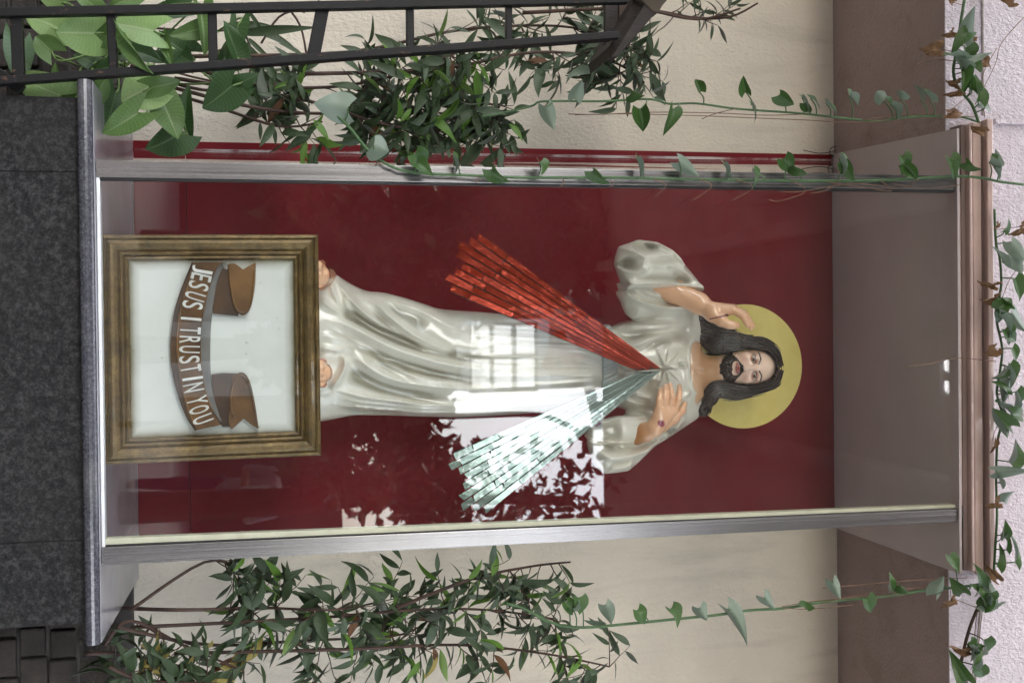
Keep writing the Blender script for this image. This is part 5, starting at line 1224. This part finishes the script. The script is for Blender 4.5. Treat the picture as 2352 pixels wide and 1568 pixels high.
shrub('drooping spray of grey green leaves above the dark wooden roof, top left', [[(1400, 10), (1520, 28), (1600, 42), (1680, 38), (1740, 8)]], [(1490, -20), (1770, -20), (1740, 40), (1640, 70), (1560, 75), (1490, 50)], 9, 23, (.3, .4), .2, ('lance2', 'lance2', 'lance'), (30, 60), (40, 55))
shrub('dark shrub with a few yellow leaves at the right end of the plinth slab', [[(200, 1500), (280, 1500), (380, 1520), (470, 1545)], [(240, 1480), (300, 1425), (420, 1480), (560, 1540)], [(250, 1530), (330, 1560), (500, 1568)]],
      [(80, 1560), (190, 1490), (260, 1425), (330, 1440), (420, 1480), (520, 1400), (620, 1440), (640, 1600), (60, 1620)], 42, 14, (.12, .42), .6, ('lance', 'lance', 'yellow'), (40, 110), (50, 80))
shrub('dark shrub with fresh green shoots and brown leaves, close to the right post', [[(270, 1395), (420, 1400), (600, 1395), (760, 1400), (880, 1380)], [(270, 1440), (480, 1480), (700, 1470), (900, 1460), (960, 1440)], [(300, 1400), (470, 1290), (560, 1310)]],
      [(520, 1262), (700, 1275), (740, 1300), (790, 1262), (960, 1268), (1010, 1400), (960, 1568), (700, 1600), (560, 1560), (540, 1400)], 60, 15, (.1, .45), .5, ('lance', 'lance2', 'young'), (50, 130), (52, 84), None, 295)
shrub('tall grey green shrub with drooping tips right of the glass case', [[(300, 1440), (700, 1420), (950, 1400), (1120, 1400), (1270, 1420)], [(400, 1500), (800, 1490), (1050, 1480), (1250, 1500), (1400, 1530)], [(900, 1400), (1080, 1330), (1220, 1300), (1310, 1290)]],
      [(960, 1280), (1060, 1262), (1330, 1262), (1340, 1340), (1290, 1390), (1420, 1395), (1510, 1480), (1420, 1560), (1150, 1600), (960, 1570)], 58, 16, (.12, .45), .55, ('lance2', 'lance', 'young'), (50, 120), (50, 78), None, 280)

# ------------------------------------------------------------------ creeping vines
def vine(label, stem, leaves, roots, y, seed, dry=(), extra=0, rad=.0042, group='creeping vines on the eaves', yl=.03, st='green'):
    r = random.Random(seed); P = smooth_path(stem, 5); Y = (lambda u: y(u) if callable(y) else y)
    root = empty('creeping_vine', W(*stem[0], Y(stem[0][0])), label, 'vine', group)
    MB().tube([W(q[0], q[1], Y(q[0]) + .002 * math.sin(q[0] * .3)) for q in P], rad, 7).obj('stem', ST[st], root, smooth=True)
    for q in leaves:
        (bu, bv), (tu, tv), w = q[0], q[1], q[2]
        yy = Y(bu) - yl - r.uniform(0, .02); b_ = W(bu, bv, yy); t_ = W(tu, tv, yy - r.uniform(-.02, .03)); d = t_ - b_
        k = min(P, key=lambda s_: (s_[0] - bu - 14) ** 2 + (s_[1] - bv) ** 2); s0 = W(k[0], k[1], Y(k[0]))
        MB().tube(smooth_path([s0, (s0 + b_) / 2 + Vector((0, -.006, .004)), b_], 4), .002, 5).obj('leaf_stalk', ST[st], root, smooth=True)
        edge = w < 30
        n_ = Vector((r.choice((-1, 1)) * r.uniform(.8, 1.2), -.45, r.uniform(-.3, .6))) if edge else Vector((r.uniform(-.4, .4), -1 if r.random() < .5 else 1, r.uniform(.1, .6)))
        put_leaf(root, HEART[r.randrange(5)], LM['heart'], b_, d, n_, d.length, w * PX(y if not callable(y) else .1) / .74 * (1.5 if edge else 1.0))
    for _ in range(extra):
        k = P[r.randrange(2, len(P) - 2)]; a_ = r.uniform(-2.6, 2.6); L_ = r.uniform(30, 56); b2 = (k[0] + r.uniform(2, 26), k[1] + r.uniform(-20, 20)); yy = Y(k[0]) - yl - r.uniform(0, .03)
        b_, t_ = W(*b2, yy), W(b2[0] + math.cos(a_) * L_, b2[1] + math.sin(a_) * L_, yy + r.uniform(-.03, .02)); s0 = W(k[0], k[1], Y(k[0]))
        MB().tube(smooth_path([s0, (s0 + b_) / 2 + Vector((0, -.006, .004)), b_], 4), .002, 5).obj('leaf_stalk', ST[st], root, smooth=True)
        put_leaf(root, HEART[r.randrange(5)], LM['heart'], b_, t_ - b_, (r.uniform(-1, 1), r.uniform(-1, .2), r.uniform(-.2, .8)), (t_ - b_).length, r.uniform(28, 52) * PX(0) / .8)
    for (bu, bv), (tu, tv), w in dry:
        yy = Y(bu) - yl; b_ = W(bu, bv, yy); t_ = W(tu, tv, yy - .01); put_leaf(root, DRY[r.randrange(4)], LM['dry'], b_, t_ - b_, (r.uniform(-.5, .5), -1, .3), (t_ - b_).length * .72, w * PX(.05) / 1.1, 'dry_leaf')
        k = min(P, key=lambda s_: (s_[0] - bu) ** 2 + (s_[1] - bv) ** 2); MB().tube([W(k[0], k[1], Y(k[0])), b_], .0012, 4).obj('dry_stalk', ST['root'], root)
    if roots:
        for pth in roots: MB().tube([W(*q, Y(q[0]) - .004 - .004 * math.sin(i)) for i, q in enumerate(smooth_path(pth, 5))], .0013, 4).obj('aerial_root', ST['root'], root, smooth=True)
    return root
yA = lambda u: float(np.interp(u, (1100, 2250), (.10, -.03)))
vine('slender vine hanging down the cream wall left of the case, above the grey green shrub', [(2245, 280), (2205, 269), (2130, 267), (2060, 272), (2020, 279), (1940, 272), (1860, 263), (1790, 257), (1690, 250), (1600, 238), (1540, 239), (1510, 231), (1475, 228), (1380, 233), (1250, 233), (1220, 244), (1145, 262), (1105, 268)],
     [((1255, 245), (1272, 298), 36), ((1322, 228), (1336, 184), 34), ((1450, 216), (1472, 232), 28), ((1472, 250), (1478, 304), 26), ((1545, 252), (1540, 296), 34), ((1607, 212), (1598, 178), 16), ((1713, 212), (1706, 176), 18), ((1725, 240), (1750, 272), 18), ((1790, 218), (1822, 246), 26), ((1842, 224), (1870, 248), 22), ((1850, 236), (1862, 262), 16), ((1862, 226), (1894, 240), 20), ((1898, 238), (1930, 262), 22), ((1950, 220), (1974, 238), 18), ((2030, 232), (2012, 208), 30), ((2045, 240), (2080, 254), 26), ((2068, 226), (2075, 206), 22), ((2115, 230), (2108, 194), 24), ((2138, 232), (2124, 196), 18)],
     [[(1305, 262), (1380, 263), (1500, 258), (1650, 260), (1760, 265), (1860, 262)], [(1320, 264), (1450, 262), (1600, 266), (1750, 272), (1850, 276), (1960, 282), (2060, 275)], [(1690, 250), (1640, 262), (1612, 274)], [(2250, 270), (2100, 262), (1980, 276)]], yA, 31, rad=.0034)
yB = lambda u: float(np.interp(u, (760, 2300), (-.035, -.055)))
vine('long vine trailing over the left aluminium post of the case', [(2352, 424), (2300, 418), (2255, 409), (2200, 405), (2120, 409), (2000, 415), (1800, 415), (1600, 412), (1400, 408), (1200, 408), (1080, 403), (970, 398), (905, 385), (850, 350), (800, 290), (762, 256)],
     [((798, 250), (722, 238), 66), ((858, 334), (892, 352), 56), ((952, 352), (982, 386), 44), ((960, 376), (988, 392), 34), ((1040, 362), (1062, 394), 28), ((1130, 388), (1166, 436), 24), ((1240, 372), (1254, 396), 22), ((1362, 392), (1396, 430), 22), ((1462, 366), (1480, 404), 26), ((1560, 372), (1602, 404), 34), ((1662, 376), (1684, 404), 28), ((1728, 392), (1746, 426), 24), ((1800, 364), (1822, 398), 26), ((1822, 380), (1850, 406), 22), ((1928, 364), (1950, 400), 26), ((1940, 376), (1958, 418), 20), ((2070, 360), (2086, 400), 28), ((2078, 376), (2110, 414), 20), ((2180, 364), (2204, 402), 28), ((2218, 374), (2246, 402), 22), ((2272, 372), (2304, 408), 24), ((2284, 382), (2300, 360), 22)],
     [[(1095, 404), (1100, 412), (1092, 420)], [(1290, 408), (1296, 420), (1285, 428)], [(1402, 412), (1408, 425), (1398, 430)], [(1500, 410), (1530, 425), (1505, 452)], [(1605, 412), (1635, 428), (1590, 461)], [(1690, 412), (1730, 430), (1680, 462)], [(1820, 414), (1850, 440), (1790, 462), (1765, 458)], [(1930, 414), (1900, 436), (1860, 445)], [(2020, 414), (2048, 438), (1980, 430), (1900, 418)], [(2110, 410), (2070, 432), (1960, 422), (1840, 440), (1790, 440)], [(2230, 408), (2200, 425), (2120, 432), (2050, 422)]], yB, 32, yl=.018)
yC = lambda u: float(np.interp(u, (1180, 2280), (.08, -.04)))
vine('vine hanging down the cream wall right of the case', [(2275, 1336), (2215, 1346), (2130, 1354), (2050, 1366), (1960, 1375), (1880, 1383), (1800, 1396), (1720, 1401), (1650, 1411), (1550, 1421), (1450, 1431), (1340, 1440), (1270, 1430), (1200, 1395), (1160, 1385)],
     [((1300, 1382), (1318, 1412), 30), ((1316, 1396), (1330, 1378), 24), ((1330, 1372), (1336, 1410), 40), ((1390, 1388), (1412, 1430), 34), ((1464, 1400), (1486, 1432), 42), ((1540, 1398), (1566, 1430), 40), ((1606, 1396), (1622, 1422), 36), ((1672, 1398), (1718, 1448), 40), ((1756, 1372), (1776, 1394), 32), ((1850, 1396), (1868, 1380), 24), ((1912, 1334), (1928, 1372), 30), ((1990, 1372), (2006, 1408), 26), ((2040, 1348), (2052, 1318), 26), ((2066, 1344), (2080, 1372), 22), ((2150, 1364), (2166, 1322), 36), ((2182, 1276), (2206, 1306), 34), ((2246, 1350), (2266, 1306), 64), ((2212, 1360), (2190, 1340), 26)],
     [[(1796, 1392), (1870, 1380), (1960, 1372), (2080, 1362)], [(1890, 1350), (2020, 1338), (2130, 1330), (2230, 1326)], [(1885, 1385), (1970, 1366), (2060, 1352), (2160, 1348)], [(1795, 1395), (1860, 1398), (1960, 1388)]], yC, 33, dry=(((2185, 1376), (2172, 1412), 30),))
yT = -.055
vine('vine tangle on the lilac wall at the top left, above the vine hanging down', [(2248, 282), (2232, 240), (2200, 200), (2190, 165), (2195, 130), (2203, 80), (2215, 0), (2220, -20)],
     [((2214, 100), (2228, 22), 40), ((2218, 110), (2222, 156), 50), ((2236, 156), (2238, 112), 40), ((2232, 206), (2246, 172), 46), ((2246, 232), (2256, 176), 40), ((2262, 248), (2264, 236), 34), ((2226, 200), (2218, 150), 22)], [[(2240, 240), (2285, 150), (2300, 100), (2352, 40)], [(2262, 270), (2256, 180), (2290, 110)], [(2100, 150), (2140, 136), (2200, 142)]], yT, 34,
     dry=(((2188, 74), (2172, 92), 30), ((2160, 112), (2118, 122), 56), ((2236, 84), (2218, 96), 30), ((2258, 140), (2292, 148), 40), ((2200, 190), (2176, 200), 34), ((2206, 212), (2170, 224), 24), ((2176, 260), (2240, 262), 34), ((2262, 306), (2230, 290), 34), ((2190, 6), (2180, -10), 30), ((2330, 2), (2290, -4), 40)), extra=6, rad=.0048)
vine('vine climbing along the top lip of the case on the lilac wall', [(2284, 480), (2288, 560), (2296, 590), (2300, 650), (2292, 700), (2290, 740), (2302, 800), (2296, 860), (2290, 905), (2304, 960), (2292, 1010), (2288, 1090), (2290, 1180), (2286, 1260), (2282, 1330)],
     [((2322, 556), (2350, 600), 40), ((2320, 584), (2346, 630), 44), ((2304, 604), (2290, 560), 26), ((2330, 640), (2352, 690), 46), ((2298, 700), (2300, 745), 42), ((2322, 720), (2352, 760), 40), ((2308, 756), (2332, 790), 44), ((2324, 800), (2340, 830), 36), ((2312, 842), (2330, 890), 36), ((2318, 870), (2300, 920), 32), ((2330, 900), (2344, 950), 30), ((2298, 946), (2312, 1006), 34), ((2316, 1060), (2342, 1010), 40), ((2288, 1082), (2352, 1082), 30), ((2306, 1152), (2318, 1120), 30), ((2300, 1225), (2318, 1206), 28), ((2310, 1262), (2326, 1220), 32), ((2330, 1290), (2346, 1220), 36), ((2290, 1300), (2306, 1250), 30)],
     [[(2288, 830), (2200, 822), (2140, 834), (2082, 842)], [(2300, 960), (2285, 990), (2280, 1010)], [(2300, 690), (2320, 640), (2352, 600)]], yT, 35,
     dry=(((2292, 512), (2290, 534), 24), ((2350, 520), (2330, 556), 40), ((2288, 654), (2246, 660), 26), ((2290, 682), (2258, 712), 50), ((2288, 800), (2262, 826), 44), ((2292, 1150), (2272, 1180), 40), ((2286, 1010), (2292, 1050), 26), ((2290, 1330), (2262, 1290), 30)), extra=12, rad=.004)
vine('pair of dark vine stems beside the rope at the top right', [(2268, 1338), (2250, 1385), (2228, 1440), (2212, 1500), (2206, 1545), (2222, 1600)],
     [((2262, 1392), (2278, 1362), 34), ((2270, 1350), (2290, 1392), 30), ((2258, 1468), (2264, 1508), 34), ((2236, 1494), (2258, 1474), 24), ((2250, 1530), (2260, 1560), 26), ((2236, 1526), (2256, 1506), 28)], [[(2250, 1370), (2240, 1440), (2238, 1500), (2230, 1580)], [(2262, 1350), (2252, 1440), (2246, 1500), (2240, 1580)]], yT, 36,
     dry=(((2226, 1490), (2172, 1506), 40), ((2190, 1374), (2176, 1400), 36)), extra=7, rad=.0052, st='brown')
# ------------------------------------------------------------------ black steel stand with a dark wooden roof (foreground left)
ysd = -.02
stand = empty('lantern_stand', W(40, 60, ysd), 'black chipped steel stand with rungs and a small dark wooden roof, left foreground', 'stand')
def sbar(a, b, w, nm='rail', mat='black_steel', y=ysd, d=.03, y2=None):
    pa, pb = W(*a, y), W(*b, y if y2 is None else y2); ww = w * PX(y); up = Vector((0, 1, 0))
    return MB().bar(pa, pb, ww, d, up=(0, 1, 0)).obj(nm, M[mat], stand, bevel=.002)
sbar((-140, 34), (1440, 0), 19, 'upright'); sbar((-60, 192), (1420, 82), 17, 'upright')
sbar((-60, 199), (1400, 92), 9, 'flange', y=ysd + .03, d=.012)
for a_, b_, w in (((38, 20), (44, 186), 40 * .62), ((254, 18), (262, 172), 18), ((487, 12), (490, 152), 20), ((941, 4), (942, 120), 18), ((1168, 0), (1168, 100), 15)): sbar(a_, b_, w, 'rung', y=ysd + .014, d=.024)
sbar((744, 6), (718, 138), 30, 'brace', y=ysd + .012, d=.02); sbar((-10, 166), (52, 208), 24, 'brace', y=ysd + .04, d=.02)
# wooden roof: eave board running up to the left, boards behind it
yr_ = ysd
q = [W(1404, 132, yr_), W(1418, 132, yr_), W(1552, -22, yr_), W(1500, -22, yr_)]
MB().slab(q, (0, .05, 0)).obj('eave_board', M['dark_wood'], stand, bevel=.003)
q = [W(1398, 108, yr_ + .03), W(1404, 132, yr_ + .01), W(1500, -22, yr_ + .01), W(1470, -22, yr_ + .03)]
MB().slab(q, (0, .22, 0)).obj('roof_board', M['dark_wood'], stand, bevel=.003)
for i, (u0, u1, mt) in enumerate(((1390, 1421, 'dark_wood'), (1422, 1449, 'brown_wood'), (1450, 1470, 'dark_wood'), (1471, 1492, 'brown_wood'))):
    v1 = np.interp((u0 + u1) / 2, (1404, 1500), (128, -10)) - 4
    if v1 > -15: MB().slab([W(u0, -40, yr_ + .12), W(u0, v1, yr_ + .12), W(u1, v1, yr_ + .12), W(u1, -40, yr_ + .12)], (0, .02, 0)).obj('gable_board', M[mt], stand, bevel=.002)
q = [W(1450, -22, yr_ - .004), W(1520, -22, yr_ - .004), W(1532, -4, yr_ - .004), W(1512, 30, yr_ - .004), W(1500, 28, yr_ - .004)]
MB().prism(q, (0, .05, 0)).obj('bark_edge', M['bark'], stand, bevel=.003)

# twisted rope along the lilac wall, in two visible lengths of one line each side
M['rope'] = pmat('grey_rope', (.42, .38, .37), (.26, .235, .23), 40, .9)
def rope(label, p0, p1):
    a_, b_ = W(*p0, YF - .016), W(*p1, YF - .016); root = empty('rope', a_, label, 'rope', 'twisted ropes along the lilac wall'); d = (b_ - a_); L_ = d.length; t = d.normalized(); n1 = t.cross(Vector((0, 1, 0))).normalized(); n2 = t.cross(n1)
    for s_ in range(3):
        pts = []
        for k in range(int(L_ / .004) + 1):
            w = k * .004; an = w * 2 * math.pi / .022 + s_ * 2.094; pts.append(a_ + t * w + (n1 * math.cos(an) + n2 * math.sin(an)) * .0026)
        MB().tube(pts, .0027, 5).obj('strand', M['rope'], root, smooth=True)
rope('thin twisted rope running across the lilac wall at the top left', (2256, -30), (2258, 266))
rope('thin twisted rope hanging beside dark vine stems at the top right', (2256, 1352), (2236, 1600))
# black cable ends at the top left corner of the red panel
M['cable'] = pmat('black_cable', (.012, .012, .014), None, 9, .5)
cbl = empty('loose_cable', W(1912, 350, YW - .02), 'loose black cable ends at the top left corner of the red panel', 'cable')
cm = MB()
for pth in ([(1845, 345), (1880, 352), (1905, 350), (1925, 345), (1950, 344)], [(1905, 350), (1912, 338), (1935, 340)], [(1905, 352), (1915, 362), (1935, 372)], [(1905, 354), (1925, 366), (1918, 392), (1890, 396), (1860, 392)]):
    cm.tube([W(*q, YW - .015) for q in smooth_path(pth, 5)], .0016, 5)
cm.obj('wire', M['cable'], cbl, smooth=True)
